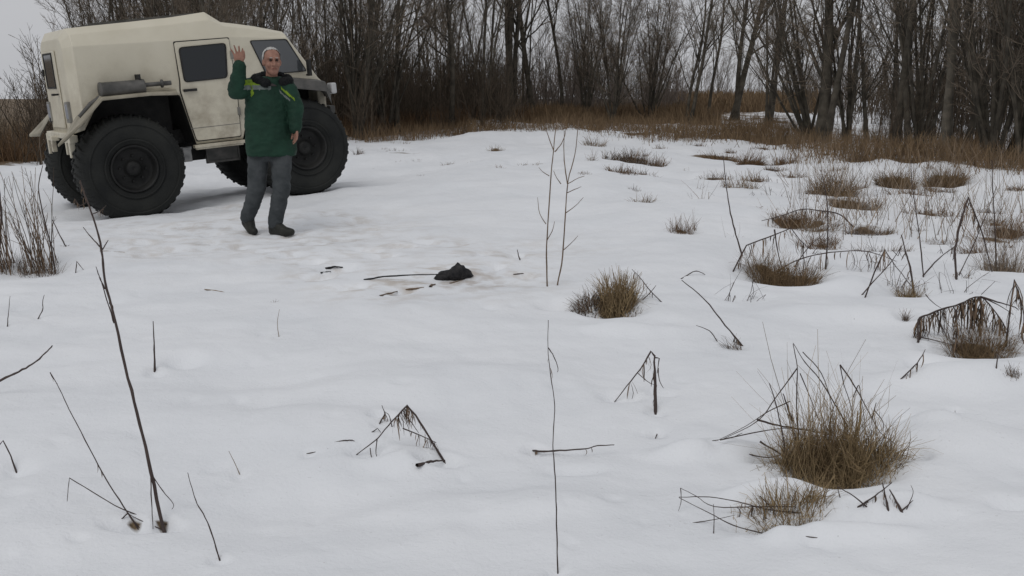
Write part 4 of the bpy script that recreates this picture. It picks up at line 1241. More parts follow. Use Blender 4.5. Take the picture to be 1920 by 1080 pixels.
for s in (-1, 1):
    seam = plate('door_seam', grow_poly(DOOR, .014), s * .8205, .004, M['black'], round_=.02, bev=0)
    door = plate('door', DOOR, s * .8245, .016, M['paint'], round_=.03)
    plate('window', WIN, s * .842, .004, M['glass'], door, round_=.05, bev=0)
    frame_ring('window_seal', grow_poly(WIN, .022), WIN, s * .841, .010, M['black'], door, .055)
    plate('door_crease', [(.80, .395), (1.44, .40), (1.44, .392), (.802, .387)], s * .8405, .002, M['paint_grey'], door, bev=0)
    # handle
    mb = MB().box(vp(.855, s * .862, .862), (.085, .012, .016)); mb.box(vp(.79, s * .85, .862), (.014, .014, .014)); mb.box(vp(.925, s * .85, .862), (.012, .014, .012))
    bevel(vlink('handle', mb.mesh('handle', M['black'], False), door), .004)
    for hz in (.55, 1.25):
        mb = MB().box(vp(1.445, s * .848, hz), (.018, .010, .05)); bevel(vlink('hinge', mb.mesh('hinge', M['paint_grey'], False), door), .004)
    cw = plate('cab_window', CWIN, cab_y(s * 1.003), .004, M['glass_cab'], round_=.03, bev=0)
    frame_ring('window_seal', grow_poly(CWIN, .018), CWIN, cab_y(s * 1.002), .008, M['black'], cw, .035)
    # sill step
    mb = MB().box(vp(1.14, s * .845, .165), (.33, .045, .020)); mb.box(vp(1.14, s * .84, .135), (.31, .02, .012))
    bevel(vlink('step', mb.mesh('step', M['paint'], False)), .006)
    # mirror
    mb = MB().box(vp(2.43, s * .93, 1.02), (.02, .045, .105)); mb.box(vp(2.44, s * .86, .93), (.012, .06, .012))
    bevel(vlink('wing_mirror', mb.mesh('wing_mirror', M['black'], False)), .01)
    # wheel arch flares: outline at the body and outline at the outer lip
    inn = [(-.66, .45), (-.51, .655), (-.235, .905), (.30, .91), (.70, .895)]
    out = [(-.83, .385) if s < 0 else (-.74, .43), (-.54, .60), (-.26, .865), (.30, .875), (.62, .855)]
    V = []
    for (a, b), (c, d) in zip(inn, out):
        V += [vp(a, s * (.80 if a > -.5 else .70), b), vp(c, s * 1.10, d), vp(c, s * 1.10, d - .035), vp(a, s * .80, b - .05)]
    Fs = []
    for i in range(len(inn) - 1):
        for j in range(4):
            Fs.append((i * 4 + j, i * 4 + (j + 1) % 4, i * 4 + 4 + (j + 1) % 4, i * 4 + 4 + j))
    Fs += [(0, 1, 2, 3), tuple(range(len(V) - 4, len(V)))]
    me = pymesh('rear_fender', V, Fs, M['fender']); bm = bmesh.new(); bm.from_mesh(me); bmesh.ops.recalc_face_normals(bm, faces=bm.faces); bm.to_mesh(me); bm.free()
    bevel(vlink('rear_fender', me), .008)
    inn = [(1.60, .62), (1.80, .88), (2.22, .92), (2.60, .86), (2.74, .72)]
    out = [(1.50, .55), (1.74, .84), (2.12, .905), (2.56, .83), (2.62, .66)]
    V = []
    for (a, b), (c, d) in zip(inn, out):
        V += [vp(a, s * .76, b), vp(c, s * 1.10, d), vp(c - .0, s * 1.10, d - .13), vp(a, s * .76, b - .13)]
    Fs = []
    for i in range(len(inn) - 1):
        for j in range(4):
            Fs.append((i * 4 + j, i * 4 + (j + 1) % 4, i * 4 + 4 + (j + 1) % 4, i * 4 + 4 + j))
    Fs += [(0, 1, 2, 3), tuple(range(len(V) - 4, len(V)))]
    me = pymesh('front_fender', V, Fs, M['metal']); bm = bmesh.new(); bm.from_mesh(me); bmesh.ops.recalc_face_normals(bm, faces=bm.faces); bm.to_mesh(me); bm.free()
    bevel(vlink('front_fender', me), .008)
    # headlight on the front corner
    mb = MB().box(vp(2.69, s * 1.0, .735), (.04, .075, .07)); bevel(vlink('headlight', mb.mesh('headlight', M['lens_white'], False)), .02)
    # tail lamp box with lens on the rear corner
    mb = MB().box(vp(-.50, s * .52, .715), (.055, .085, .125)); tl = bevel(vlink('tail_lamp', mb.mesh('tail_lamp', M['paint_grey'], False)), .01)
    mb = MB().box(vp(-.556, s * .52, .725), (.006, .055, .085)); bevel(vlink('lens', mb.mesh('lens', M['lens'], False), tl), .004)
    # bracket of the rear bumper
    mb = MB().box(vp(-.56, s * .52, .40), (.05, .16, .045)); mb.box(vp(-.58, s * .62, .28), (.035, .03, .10)); mb.box(vp(-.58, s * .42, .30), (.03, .025, .09))
    bevel(vlink('bumper_bracket', mb.mesh('bumper_bracket', M['paint'], False)), .008)

# rear door with window, handle, hinge
RD = -.523
def rear_plate(name, y0, y1, z0, z1, th, mat, parent=vr, x=RD, bev=.006):
    mb = MB().box(vp(x - th / 2, (y0 + y1) / 2, (z0 + z1) / 2), (th / 2, (y1 - y0) / 2, (z1 - z0) / 2))
    return bevel(vlink(name, mb.mesh(name, mat, False), parent), bev)
rdoor = rear_plate('rear_door', -.22, .50, .52, 1.45, .016, M['paint'])
rear_plate('rear_window', -.08, .38, 1.02, 1.41, .006, M['glass'], rdoor, RD - .0165, .002)
for a, b, c, d in ((-.10, -.08, 1.0, 1.43), (.38, .40, 1.0, 1.43), (-.08, .38, 1.41, 1.43), (-.08, .38, 1.0, 1.02)):
    rear_plate('window_seal', a, b, c, d, .012, M['black'], rdoor, RD - .0165, .002)
mb = MB().box(vp(-.575, -.17, .93), (.03, .015, .012)); mb.box(vp(-.60, -.13, .93), (.012, .05, .014))
bevel(vlink('door_handle', mb.mesh('door_handle', M['black'], False), rdoor), .004)
for z in (.62, 1.2):
    mb = MB().box(vp(-.548, .51, z), (.012, .03, .04)); bevel(vlink('hinge', mb.mesh('hinge', M['black'], False), rdoor), .004)
mb = MB().box(vp(-.57, 0, .44), (.05, .56, .035)); mb.box(vp(-.64, 0, .40), (.05, .04, .03))
bevel(vlink('rear_bumper', mb.mesh('rear_bumper', M['paint'], False)), .012)
# windscreen and front panel
sA, sB = np.array(vp(2.22, 0, 1.505)), np.array(vp(2.62, 0, .89))
d = unit(sB - sA); nrm = np.array([-d[2], 0, d[0]]); nrm = nrm if nrm[0] > 0 else -nrm
q0, q1 = sA + d * .07 + nrm * .006, sB - d * .07 + nrm * .006
V = [q0 + np.array([0, y, 0]) for y in (-.60, .60)] + [q1 + np.array([0, y, 0]) for y in (.64, -.64)]
V += [v - nrm * .004 for v in V]
ws = vlink('windscreen', pymesh('windscreen', V, [(0, 1, 2, 3), (7, 6, 5, 4), (0, 4, 5, 1), (1, 5, 6, 2), (2, 6, 7, 3), (3, 7, 4, 0)], M['glass_cab']))
mb = MB().box(vp(2.66, 0, .56), (.06, .72, .16)); bevel(vlink('front_panel', mb.mesh('front_panel', M['paint'], False)), .02)
mb = MB().box(vp(2.76, 0, .45), (.04, .80, .05)); bevel(vlink('front_bumper', mb.mesh('front_bumper', M['metal'], False)), .015)
# roof hatch strip (dark rail along the roof crest)
mb = MB().box(vp(.55, -.30, 1.765), (.66, .02, .012), M=[[.9986, 0, -.052], [0, 1, 0], [.052, 0, .9986]])
mb.box(vp(.55, .30, 1.765), (.66, .02, .012), M=[[.9986, 0, -.052], [0, 1, 0], [.052, 0, .9986]])
vlink('roof_rail', mb.mesh('roof_rail', M['metal'], False))
# silencer on the side
def lathe_x(mb, xs, rs, c, n=20):
    th = np.linspace(0, 2 * math.pi, n, endpoint=False)
    v = np.array([[vp(x, c[0] + math.cos(t) * r, c[1] + math.sin(t) * r) for t in th] for x, r in zip(xs, rs)])
    return mb.grid(v, True)
mb = lathe_x(MB(), [-.245, -.245, -.225, -.22, .25, .255, .275, .275], [.001, .09, .095, .088, .088, .095, .09, .001], (-.96, .95))
sil = vlink('silencer', mb.mesh('silencer', M['metal']))
mb = lathe_x(MB(), [.27, .47, .48, .50, .505, .60], [.026, .026, .05, .05, .028, .028], (-.96, .97), 12)
vlink('exhaust_pipe', mb.mesh('exhaust_pipe', M['metal']), sil)
for bx_, bz_, hz_ in ((-.20, .93, .07), (.23, 1.0, .10)):
    mb = MB().box(vp(bx_, -.90, bz_), (.012, .09, hz_))
    vlink('bracket', mb.mesh('bracket', M['black'], False), sil)
mb = MB(); mb.tubes(np.array([[vp(-.22, -.93, .88), vp(-.36, -.93, .80), vp(-.50, -.90, .66)]]), np.full((1, 3), .028), 8)
vlink('tail_pipe', mb.mesh('tail_pipe', M['metal']), sil)
# chassis, arch liners, axles
mb = MB().box(vp(1.1, 0, .28), (1.55, .36, .09)); mb.box(vp(1.1, 0, .10), (.45, .30, .12)); mb.box(vp(0, 0, 0), (.06, .62, .06)); mb.box(vp(WHEELBASE, 0, 0), (.06, .62, .06))
mb.box(vp(0, 0, 0), (.15, .16, .15)); mb.box(vp(WHEELBASE, .1, 0), (.15, .16, .15)); mb.box(vp(1.1, 0, -.02), (1.0, .05, .05))
vlink('chassis', mb.mesh('chassis', M['black'], False))
mb = MB()
mb.box(vp(.10, 0, .60), (.60, .42, .255)); mb.box(vp(2.15, 0, .58), (.48, .42, .26)); mb.box(vp(.2, 0, .868), (.49, .79, .006))
mb.box(vp(2.15, 0, .842), (.42, .74, .006))
vlink('wheel_housing', mb.mesh('wheel_housing', M['black'], False))
mb = MB().box(vp(1.26, -.55, .02), (.22, .012, .10)); mb.box(vp(1.26, -.55, -.075), (.22, .03, .012)); mb.box(vp(1.05, -.55, .03), (.010, .03, .11)); mb.box(vp(1.47, -.55, .03), (.010, .03, .11))
vlink('folding_step', mb.mesh('folding_step', M['metal'], False))
mb = MB().box(vp(.82, -.45, .05), (.05, .06, .09)); mb.box(vp(.82, -.45, .13), (.07, .03, .02))
vlink('spring_mount', mb.mesh('spring_mount', M['steel'], False))


def wheel_meshes():
    n = 72
    prof = [(-.24, .262), (-.262, .30), (-.295, .38), (-.305, .46), (-.287, .525), (-.25, .562), (-.195, .585), (-.10, .599), (0, .602), (.10, .599), (.195, .585), (.25, .562), (.287, .525), (.305, .46), (.295, .38), (.262, .30), (.24, .262)]
    th = np.linspace(0, 2 * math.pi, n, endpoint=False)
    v = np.array([[(math.cos(t) * r, y, math.sin(t) * r) for t in th] for y, r in prof])
    mb = MB().grid(v, True)
    # chevron lugs
    lugs = 36
    for k in range(lugs):
        for s in (-1, 1):
            a0 = (k + (0 if s < 0 else .5)) * 2 * math.pi / lugs
            rows = []
            for y, r0, r1, da in ((.015, .600, .617, .0), (.12, .597, .615, .05), (.20, .580, .596, .085), (.262, .545, .556, .10), (.294, .498, .503, .105)):
                a = a0 + da
                w = .026
                rows.append([[math.cos(a + q) * rr_, s * y, math.sin(a + q) * rr_] for q, rr_ in ((-w, r0), (-w * .8, r1), (w * .8, r1), (w, r0))])
            g = np.array(rows)
            if s < 0: g = g[:, ::-1]
            mb.grid(g)
            mb.add(g[0], [[0, 1, 2, 3]]); mb.add(g[-1], [[3, 2, 1, 0]])
    # moulded rings on the side wall
    for s in (-1, 1):
        for r in (.33, .50):
            v = np.array([[(math.cos(t) * (r + dr), s * (.300 if r > .36 else .288) + s * dy, math.sin(t) * (r + dr)) for t in th] for dr, dy in ((-.012, -.006), (-.006, .006), (.006, .006), (.012, -.006))])
            mb.grid(v if s < 0 else v[::-1], True)
    tyre = mb.mesh('tyre', M['rubber'])
    prof = [(-.245, .265), (-.262, .272), (-.27, .262), (-.255, .245), (-.16, .235), (-.13, .20), (-.15, .12), (-.17, .085), (-.21, .08), (-.215, .001), (.215, .001), (.21, .08), (.17, .085), (.15, .12), (.13, .20), (.16, .235), (.255, .245), (.27, .262), (.262, .272), (.245, .265)]
    v = np.array([[(math.cos(t) * r, y, math.sin(t) * r) for t in th[::2]] for y, r in prof])
    rim = MB().grid(v, True).mesh('rim', M['rim'])
    mb = MB()
    for s in (-1, 1):
        for k in range(8):
            a = k * math.pi / 4
            mb.tubes(np.array([[(math.cos(a) * .145, s * .13, math.sin(a) * .145), (math.cos(a) * .145, s * .172, math.sin(a) * .145)]]), np.full((1, 2), .014), 6)
            mb.add(np.array([(math.cos(a) * .145 + math.cos(q) * .014, s * .172, math.sin(a) * .145 + math.sin(q) * .014) for q in np.arange(4) * math.pi / 2]), [[0, 1, 2, 3]])
    bolts = mb.mesh('wheel_bolts', M['black'])
    return tyre, rim, bolts


TY, RM, BO = wheel_meshes()
for fx in (0, WHEELBASE):
    for sy in (-1, 1):
        w = vlink('wheel', RM)
        w.location = vp(fx, sy * .80, 0)
        w.rotation_euler = (0, .3 + fx + sy, 0)
        w.scale = (1.055, 1.0, 1.055)
        link('tyre', TY, w); link('wheel_bolts', BO, w, kind='stuff')

# ------------------------------------------------------------------ the waving man
def ellipsoid(mb, c, r, Mr=None, nu=18, nv=12):
    if Mr is not None: r = np.array(r) * HS
    th = np.linspace(0, 2 * math.pi, nu, endpoint=False); ph = np.linspace(-math.pi / 2 + .06, math.pi / 2 - .06, nv)
    v = np.array([[(math.cos(p_) * math.cos(t), math.cos(p_) * math.sin(t), math.sin(p_)) for t in th] for p_ in ph]) * np.array(r)
    if Mr is not None: v = v @ np.array(Mr).T
    v = v + np.array(c)
    mb.grid(v, True)
    for row_, fl in ((v[0], True), (v[-1], False)):
        o = [[i, (i + 1) % nu, nu, nu] for i in range(nu)]
        k = mb.n
        vv = np.vstack([row_, row_.mean(0)])
        tri = np.array([[i, (i + 1) % nu, nu] for i in range(nu)])
        if fl: tri = tri[:, ::-1]
        # quads with a doubled centre are avoided: pair the fan
        q = np.array([[(2 * i) % nu, (2 * i + 1) % nu, (2 * i + 2) % nu, nu] for i in range(nu // 2)])
        if fl: q = q[:, ::-1]
        mb.add(vv, q)
    return mb


def capsule(mb, p0, p1, r0, r1, n=14):
    p0, p1 = np.array(p0, float), np.array(p1, float)
    d = unit(p1 - p0); ref = np.array([0, 1, 0]) if abs(d[1]) < .9 else np.array([1, 0, 0])
    a = unit(np.cross(d, ref)); b = np.cross(d, a)
    rows = []
    for k in np.linspace(-math.pi / 2 + .12, 0, 5): rows.append((p0 + d * r0 * math.sin(k), r0 * math.cos(k)))
    for k in np.linspace(0, math.pi / 2 - .12, 5): rows.append((p1 + d * r1 * math.sin(k), r1 * math.cos(k)))
    th = np.linspace(0, 2 * math.pi, n, endpoint=False)
    v = np.array([[c + (a * math.cos(t) + b * math.sin(t)) * r for t in th] for c, r in rows])
    mb.grid(v, True)
    for row_, fl in ((v[0], True), (v[-1], False)):
        q = np.array([[(2 * i) % n, (2 * i + 1) % n, (2 * i + 2) % n, n] for i in range(n // 2)])
        if fl: q = q[:, ::-1]
        mb.add(np.vstack([row_, row_.mean(0)]), q)
    return mb


def chain(mb, pts, rad):
    for i in range(len(pts) - 1):
        capsule(mb, pts[i], pts[i + 1], rad[i], rad[i + 1])
    return mb


def loft(mb, rings, yaw=0, n=24):
    """rings: (cx, cy, z, rx, ry)"""
    th = np.linspace(0, 2 * math.pi, n, endpoint=False); c, s = math.cos(yaw), math.sin(yaw)
    v = np.array([[(x + math.cos(t) * rx * c - math.sin(t) * ry * s, y + math.cos(t) * rx * s + math.sin(t) * ry * c, z) for t in th] for x, y, z, rx, ry in rings])
    mb.grid(v, True)
    for row_, fl in ((v[0], True), (v[-1], False)):
        q = np.array([[(2 * i) % n, (2 * i + 1) % n, (2 * i + 2) % n, n] for i in range(n // 2)])
        if fl: q = q[:, ::-1]
        mb.add(np.vstack([row_, row_.mean(0)]), q)
    return mb


def fuse(mb, name, mat, voxel=.01, it=6, shape=None):
    me = mb.mesh('tmp', None)
    o = bpy.data.objects.new('tmp', me); COL.objects.link(o)
    m = o.modifiers.new('r', 'REMESH'); m.mode = 'VOXEL'; m.voxel_size = voxel
    m = o.modifiers.new('s', 'SMOOTH'); m.iterations = it; m.factor = .5
    bpy.context.view_layer.update()
    dg = bpy.context.evaluated_depsgraph_get()
    out = bpy.data.meshes.new_from_object(o.evaluated_get(dg))
    bpy.data.objects.remove(o)
    out.name = name
    v = np.empty(len(out.vertices) * 3, np.float32); out.vertices.foreach_get('co', v); v = v.reshape(-1, 3).astype(float)
    if shape is not None:
        nv = np.empty(len(out.vertices) * 3, np.float32); out.vertices.foreach_get('normal', nv)
        v = shape(v, nv.reshape(-1, 3).astype(float))
        out.vertices.foreach_set('co', v.astype(np.float32).ravel())
    out.polygons.foreach_set('use_smooth', [True] * len(out.polygons))
    out.update()
    out.materials.clear(); out.materials.append(mat)
    return out


M['skin'] = noise_mat('skin', (.25, .128, .092), (.31, .165, .12), 25, .6, .1, 90, spec=.35)
M['jacket'] = noise_mat('jacket', (.005, .026, .015), (.010, .042, .025), 7, .75, .3, 60)
M['lime'] = noise_mat('lime', (.13, .21, .012), (.19, .29, .02), 20, .7)
M['reflect'] = noise_mat('reflect', (.09, .11, .105), (.14, .16, .15), 20, .5)
M['trousers'] = noise_mat('trousers', (.036, .042, .045), (.060, .066, .070), 8, .85, .3, 60)
M['boot'] = noise_mat('boot', (.010, .011, .010), (.024, .025, .020), 10, .6, .2, 50)
M['fur'] = noise_mat('fur', (.004, .005, .006), (.014, .015, .016), 40, .95, 1.0, 90)
M['hair'] = noise_mat('hair', (.34, .335, .32), (.54, .53, .51), 60, .8, .6, 120)
M['shirt'] = noise_mat('shirt', (.035, .03, .03), (.055, .045, .045), 20, .9)
M['eye'] = noise_mat('eye', (.02, .013, .01), (.03, .02, .016), 20, .4)
M['lip'] = noise_mat('lip', (.20, .075, .06), (.24, .095, .075), 20, .6)

foot = G(508, 440)
PD = depth(foot)
man = link('person', None, loc=foot)
tag(man, 'grey haired man in dark green jacket waving his raised hand before the vehicle', 'person')


def mp_(u, v, dy=0.0):
    """pixel at the man's distance -> his local frame (dy: metres away from the camera)"""
    r_ = ray(u, v)
    q = CAM + r_ * ((foot[1] + dy - CAM[1]) / r_[1])
    return np.array([q[0] - foot[0], q[1] - foot[1], q[2] - foot[2]])


BY = math.radians(22)          # chest turned a little to the picture's right
HY = math.radians(24)
hc = mp_(510, 116, -.02)       # head centre
HS = 1.06                      # head size
HM = np.array([[math.cos(HY), -math.sin(HY), 0], [math.sin(HY), math.cos(HY), 0], [0, 0, 1]])


def hp(x, f, z):
    """head local: x to the picture's right, f forward (out of the face), z up"""
    return hc + HM @ (np.array([x, -f, z]) * HS)


# joints
sh_r, el_r, wr_r = mp_(476, 163, .02), mp_(444, 170, -.14), mp_(449, 122, -.20)
sh_l, el_l, wr_l = mp_(538, 163, .03), mp_(554, 203, .02), mp_(554, 238, -.04)
hip_r, kn_r, an_r = mp_(484, 283, .03), mp_(482, 350, -.02), mp_(465, 410, .10)
hip_l, kn_l, an_l = mp_(527, 283, .03), mp_(528, 350, -.06), mp_(516, 418, -.02)
neck = mp_(508, 150, .0)


def hand_parts(mb, wrist, palm_dir, across, normal, size=1.0, spread=.10, curl=.15, thumb_side=1):
    """palm and five fingers; returns nothing, adds to mb"""
    w = np.array(wrist); d = unit(np.array(palm_dir)); a = unit(np.array(across)); nn = unit(np.array(normal))
    for k in range(4):
        x = (k - 1.5) * .0225 * size
        base = w + d * (.092 - .006 * abs(k - 1.2)) * size + a * x
        capsule(mb, w + d * .012 + a * x * .75, base, .0155 * size, .0125 * size, 10)
        fd = unit(d + a * (k - 1.5) * spread)
        L = (.066, .078, .072, .056)[k] * size
        q = [base]
        dirs = [fd, unit(fd + nn * curl), unit(fd + nn * curl * 2.2)]
        for dd, fr in zip(dirs, (.45, .32, .23)): q.append(q[-1] + dd * L * fr)
        chain(mb, q, [.0096 * size, .0088 * size, .008 * size, .0068 * size])
    t0 = w + d * .028 * size + a * thumb_side * -.028 * size
    t1 = t0 + unit(d * .7 - a * thumb_side * .75) * .036 * size
    t2 = t1 + unit(d * .95 - a * thumb_side * .35 + nn * .2) * .032 * size
    t3 = t2 + unit(d * 1. - a * thumb_side * .15 + nn * .3) * .024 * size
    chain(mb, [t0, t1, t2, t3], [.0145 * size, .0125 * size, .011 * size, .009 * size])


mb = MB()
# head
ellipsoid(mb, hp(0, -.012, .035), (.076, .096, .092), HM)
ellipsoid(mb, hp(0, .012, -.03), (.066, .078, .095), HM)
ellipsoid(mb, hp(0, .040, -.085), (.048, .045, .040), HM)
capsule(mb, hp(0, .093, .018), hp(0, .110, -.030), .009, .014, 10)
ellipsoid(mb, hp(-.013, .098, -.034), (.010, .010, .009), HM); ellipsoid(mb, hp(.013, .098, -.034), (.010, .010, .009), HM)
capsule(mb, hp(-.045, .078, .032), hp(.045, .078, .032), .013, .013, 10)
ellipsoid(mb, hp(-.04, .068, -.028), (.024, .02, .022), HM); ellipsoid(mb, hp(.04, .068, -.028), (.024, .02, .022), HM)
capsule(mb, hp(-.018, .088, -.062), hp(.018, .088, -.062), .010, .010, 10)
for s in (-1, 1):
    ellipsoid(mb, hp(s * .078, -.012, -.008), (.011, .022, .033), HM)
capsule(mb, hp(0, -.02, -.07), neck + np.array([0, .02, -.02]), .056, .060)
# trunk and limbs under the clothes
ty = mp_(506, 220, .03)
loft(mb, [(ty[0], ty[1], hip_r[2] - .05, .13, .09), (ty[0], ty[1], hip_r[2] + .12, .15, .10), (ty[0], ty[1], ty[2] + .1, .14, .10), (ty[0], ty[1], sh_r[2] - .08, .16, .10), (neck[0], neck[1] + .02, neck[2] - .03, .09, .07)], BY)
chain(mb, [sh_r, el_r, wr_r], [.055, .045, .030]); chain(mb, [sh_l, el_l, wr_l], [.055, .045, .030])
chain(mb, [hip_r, kn_r, an_r], [.085, .06, .045]); chain(mb, [hip_l, kn_l, an_l], [.085, .06, .045])
for an, toe in ((an_r, mp_(476, 434, .02)), (an_l, mp_(540, 437, -.10))):
    chain(mb, [an, toe], [.04, .03])
up_r = unit(mp_(443, 78, -.24) - wr_r)
hand_parts(mb, wr_r, up_r, (.9, -.3, .2), (-.2, -1, 0), 1.14, .30, .10, -1)
hand_parts(mb, wr_l, (.05, -.25, -1), (.55, -.8, .1), (-.8, -.5, 0), 1.05, .04, .45, 1)


def face_shape(v, n):
    q = (v - hc) @ HM / HS       # columns: x, -forward, z
    x, f, z = q[:, 0], -q[:, 1], q[:, 2]
    for s in (-1, 1):
        g = np.exp(-(((x - s * .031) / .018) ** 2 + ((z - .012) / .011) ** 2)) * (f > .03)
        v = v - n * (g * .008)[:, None]
    g = np.exp(-((x / .026) ** 2 + ((z + .063) / .004) ** 2)) * (f > .05)
    v = v - n * (g * .006)[:, None]
    for s in (-1, 1):            # cheek folds
        g = np.exp(-(((x - s * .033) / .006) ** 2 + ((z + .05) / .02) ** 2)) * (f > .04)
        v = v - n * (g * .003)[:, None]
    return v


me = fuse(mb, 'body', M['skin'], .0075, 2, face_shape)
link('body', me, man)
for s in (-1, 1):
    mb = ellipsoid(MB(), hp(s * .031, .080, .012), (.013, .009, .008), HM)
    link('eye', mb.mesh('eye', M['eye']), man)
    mb = capsule(MB(), hp(s * .018, .0945, .033), hp(s * .048, .082, .034), .0038, .003, 8)
    link('eyebrow', mb.mesh('eyebrow', M['hair']), man)
mb = capsule(MB(), hp(-.020, .0985, -.0645), hp(.020, .0985, -.0645), .0042, .0042, 8)
link('mouth', mb.mesh('mouth', M['lip']), man)
# hair: short grey cap with receding front
mb = ellipsoid(MB(), hp(0, -.022, .040), (.084, .100, .096), HM, 30, 20)


def hair_shape(v, n):
    q = (v - hc) @ HM
    return v + n * (.003 * np.sin(q[:, 0] * 190) * np.sin(q[:, 1] * 170 + q[:, 2] * 60))[:, None]


me = fuse(mb, 'hair', M['hair'], .007, 2, hair_shape)
bm = bmesh.new(); bm.from_mesh(me)
kill = []
for fce in bm.faces:
    q = (np.array(fce.calc_center_median()) - hc) @ HM / HS
    f, z = -q[1], q[2]
    if z < -.040 + max(0, f + .03) * 2.1 or f > .030 + .02 * math.cos(q[0] * 40):
        kill.append(fce)
bmesh.ops.delete(bm, geom=kill, context='FACES'); bm.to_mesh(me); bm.free()
link('hair', me, man)

# jacket
def folds(v, n, amp, sx, sz, seed):
    from mathutils import noise as mn
    w = np.array([mn.noise((a[0] * sx + seed, a[1] * sx, a[2] * sz)) + .5 * mn.noise((a[0] * sx * 2.3, a[1] * sx * 2.3 + seed, a[2] * sz * 2.1 + a[0] * 9)) for a in v])
    w = 1 - np.abs(w) * 2.2
    return v + n * (amp * w)[:, None]


def jfold(v, n):
    return folds(v, n, .007, 7, 13, 3.1)


jc = mp_(504, 215, .04)
mb = MB()
zt = neck[2]
loft(mb, [(jc[0] + .015, jc[1], mp_(0, 292)[2], .246, .174), (jc[0] + .015, jc[1], mp_(0, 281)[2], .248, .176), (jc[0] + .01, jc[1], mp_(0, 270)[2], .248, .174), (jc[0], jc[1], mp_(0, 235)[2], .238, .165), (jc[0], jc[1], mp_(0, 200)[2], .228, .155),
          (jc[0], jc[1], mp_(0, 175)[2], .212, .142), (jc[0], jc[1], mp_(0, 160)[2], .19, .128), (neck[0], neck[1] + .02, mp_(0, 150)[2], .13, .10), (neck[0], neck[1] + .02, zt + .03, .095, .085)], BY)
chain(mb, [sh_r, el_r, wr_r - np.array([0, 0, .01])], [.092, .088, .060])
chain(mb, [sh_l, el_l, wr_l - np.array([0, 0, .01])], [.090, .080, .060])
jm = fuse(mb, 'jacket', M['jacket'], .010, 5, jfold)
jk = link('jacket', jm, man)


def band(name, src, test, mat, parent, off=.003):
    bm = bmesh.new(); bm.from_mesh(src)
    bm.normal_update()
    keep = [f for f in bm.faces if test(np.array(f.calc_center_median()), np.array(f.normal))]
    ks = set(keep)
    bmesh.ops.delete(bm, geom=[f for f in bm.faces if f not in ks], context='FACES')
    bm.normal_update()
    for v in bm.verts: v.co += v.normal * off
    me = bpy.data.meshes.new(name); bm.to_mesh(me); bm.free()
    me.materials.clear(); me.materials.append(mat)
    return link(name, me, parent)


z1, z2, z3 = mp_(0, 148)[2], mp_(0, 160)[2], mp_(0, 169)[2]
xo = mp_(519, 160)[0]
band('lime_yoke', jm, lambda c, n: z2 < c[2] < z1 - .012 and -.20 < c[0] < xo - .09 and c[1] > -.19 and n[1] < .4, M['lime'], jk)
band('reflective_band', jm, lambda c, n: z3 < c[2] < z2 and -.17 < c[0] < xo - .04 and c[1] > -.19 and n[1] < .3, M['reflect'], jk)
band('lime_yoke', jm, lambda c, n: abs((c[2] - (z2 - .015)) + (c[0] - .16) * .9) < .012 and .17 < c[0] < .30 and c[2] > mp_(0, 190)[2] and n[1] < .4, M['lime'], jk)
band('reflective_band', jm, lambda c, n: abs((c[2] - (z2 - .065)) + (c[0] - .16) * .9) < .011 and .15 < c[0] < .25 and n[1] < .3, M['reflect'], jk)
# lime trim of the raised sleeve where it joins the shoulder
ax = unit(el_r - sh_r)
band('sleeve_trim', jm, lambda c, n: abs(np.dot(c - sh_r, ax) - .10) < .012 and np.linalg.norm((c - sh_r) - ax * np.dot(c - sh_r, ax)) < .115 and c[2] < sh_r[2] + .05, M['lime'], jk)
# placket, pocket flaps, hem
fwd = np.array([math.sin(BY), -math.cos(BY), 0]); rgt = np.array([math.cos(BY), math.sin(BY), 0])
def jpt(side, z, out=.0):
    c = np.array([jc[0], jc[1], 0]) + rgt * side
    t = max(0, 1 - (side / .222) ** 2) ** .5
    return c + fwd * (.154 * t + out) + np.array([0, 0, z])
zz = np.linspace(mp_(0, 285)[2], mp_(0, 168)[2], 14)
pts = np.array([[jpt(.015, z, .004 - (.012 if z > 1.3 else 0)) for z in zz]])
mb = MB().ribbons(pts, np.full((1, 14), .045), rgt[None]); link('placket', mb.mesh('placket', M['jacket']), jk)
for sd in (-.11, .12):
    zc = mp_(0, 245)[2]
    pts = np.array([[jpt(sd - .055 + .11 * k / 5, zc, .007) for k in range(6)]])
    mb = MB().ribbons(pts, np.full((1, 6), .05), np.array([[0, 0, 1.]])); link('pocket_flap', mb.mesh('pocket_flap', M['jacket']), jk)
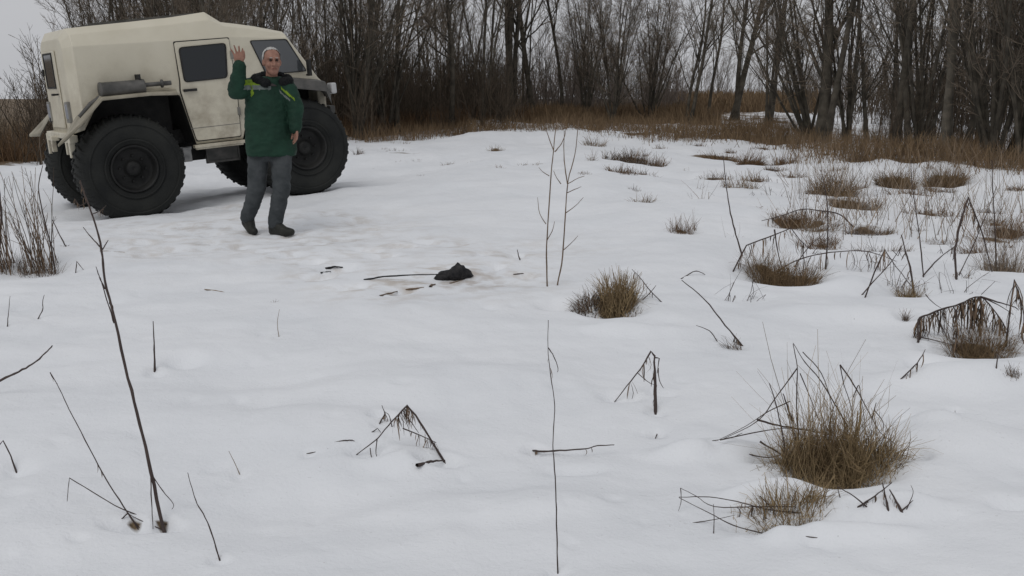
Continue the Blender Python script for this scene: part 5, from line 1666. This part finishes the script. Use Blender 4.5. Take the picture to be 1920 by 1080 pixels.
# fur collar lying open round the neck
mb = MB(); rng = np.random.default_rng(4)
for t in np.linspace(-2.55, 2.55, 15):
    a = t - math.pi / 2 + BY + math.pi
    lo = .5 + .5 * math.cos(t)                     # 1 behind the neck
    c = neck + np.array([math.cos(a) * (.150 + .02 * (1 - lo)), math.sin(a) * .12 + .03, .030 - .060 * (1 - lo)])
    ellipsoid(mb, c + rng.normal(0, .004, 3), (.055, .046, .046 + .014 * lo), None, 14, 10)
cl = fuse(mb, 'collar', M['fur'], .009, 3, lambda v, n: v + n * (np.random.default_rng(1).normal(0, .0022, (len(v), 1))))
link('collar', cl, jk)
mb = MB(); loft(mb, [(neck[0], neck[1] + .0, neck[2] - .06, .085, .085), (neck[0], neck[1], neck[2] + .0, .07, .07), (neck[0], neck[1], neck[2] + .02, .062, .064)], BY)
link('shirt', mb.mesh('shirt', M['shirt']), man)

# trousers
mb = MB()
loft(mb, [(jc[0], jc[1], hip_r[2] - .10, .155, .115), (jc[0], jc[1], hip_r[2] + .02, .175, .125), (jc[0], jc[1], hip_r[2] + .15, .165, .12)], BY)
mid_r = (kn_r + an_r) / 2; mid_l = (kn_l + an_l) / 2
chain(mb, [hip_r, kn_r, mid_r, an_r + np.array([.0, -.02, .02])], [.108, .088, .080, .070])
chain(mb, [hip_l, kn_l, mid_l, an_l + np.array([.0, 0, -.0])], [.108, .088, .078, .070])
tm = fuse(mb, 'trousers', M['trousers'], .010, 5, lambda v, n: folds(v, n, .007, 8, 11, 7.7))
link('trousers', tm, man)


def boot(an, heel, ball, toe):
    mb = MB()
    an, heel, ball, toe = map(np.array, (an, heel, ball, toe))
    chain(mb, [an + np.array([0, 0, .06]), an, heel * .55 + an * .45], [.066, .062, .056])
    chain(mb, [heel, ball, toe], [.046, .050, .038])
    capsule(mb, an, ball, .058, .044)
    return link('boot', fuse(mb, 'boot', M['boot'], .009, 4), man)


boot(mp_(466, 408, .10), mp_(461, 417, .13), mp_(472, 431, .04), mp_(477, 434, .0))
boot(mp_(515, 420, -.02), mp_(512, 433, .02), mp_(535, 434, -.08), mp_(546, 435, -.12))
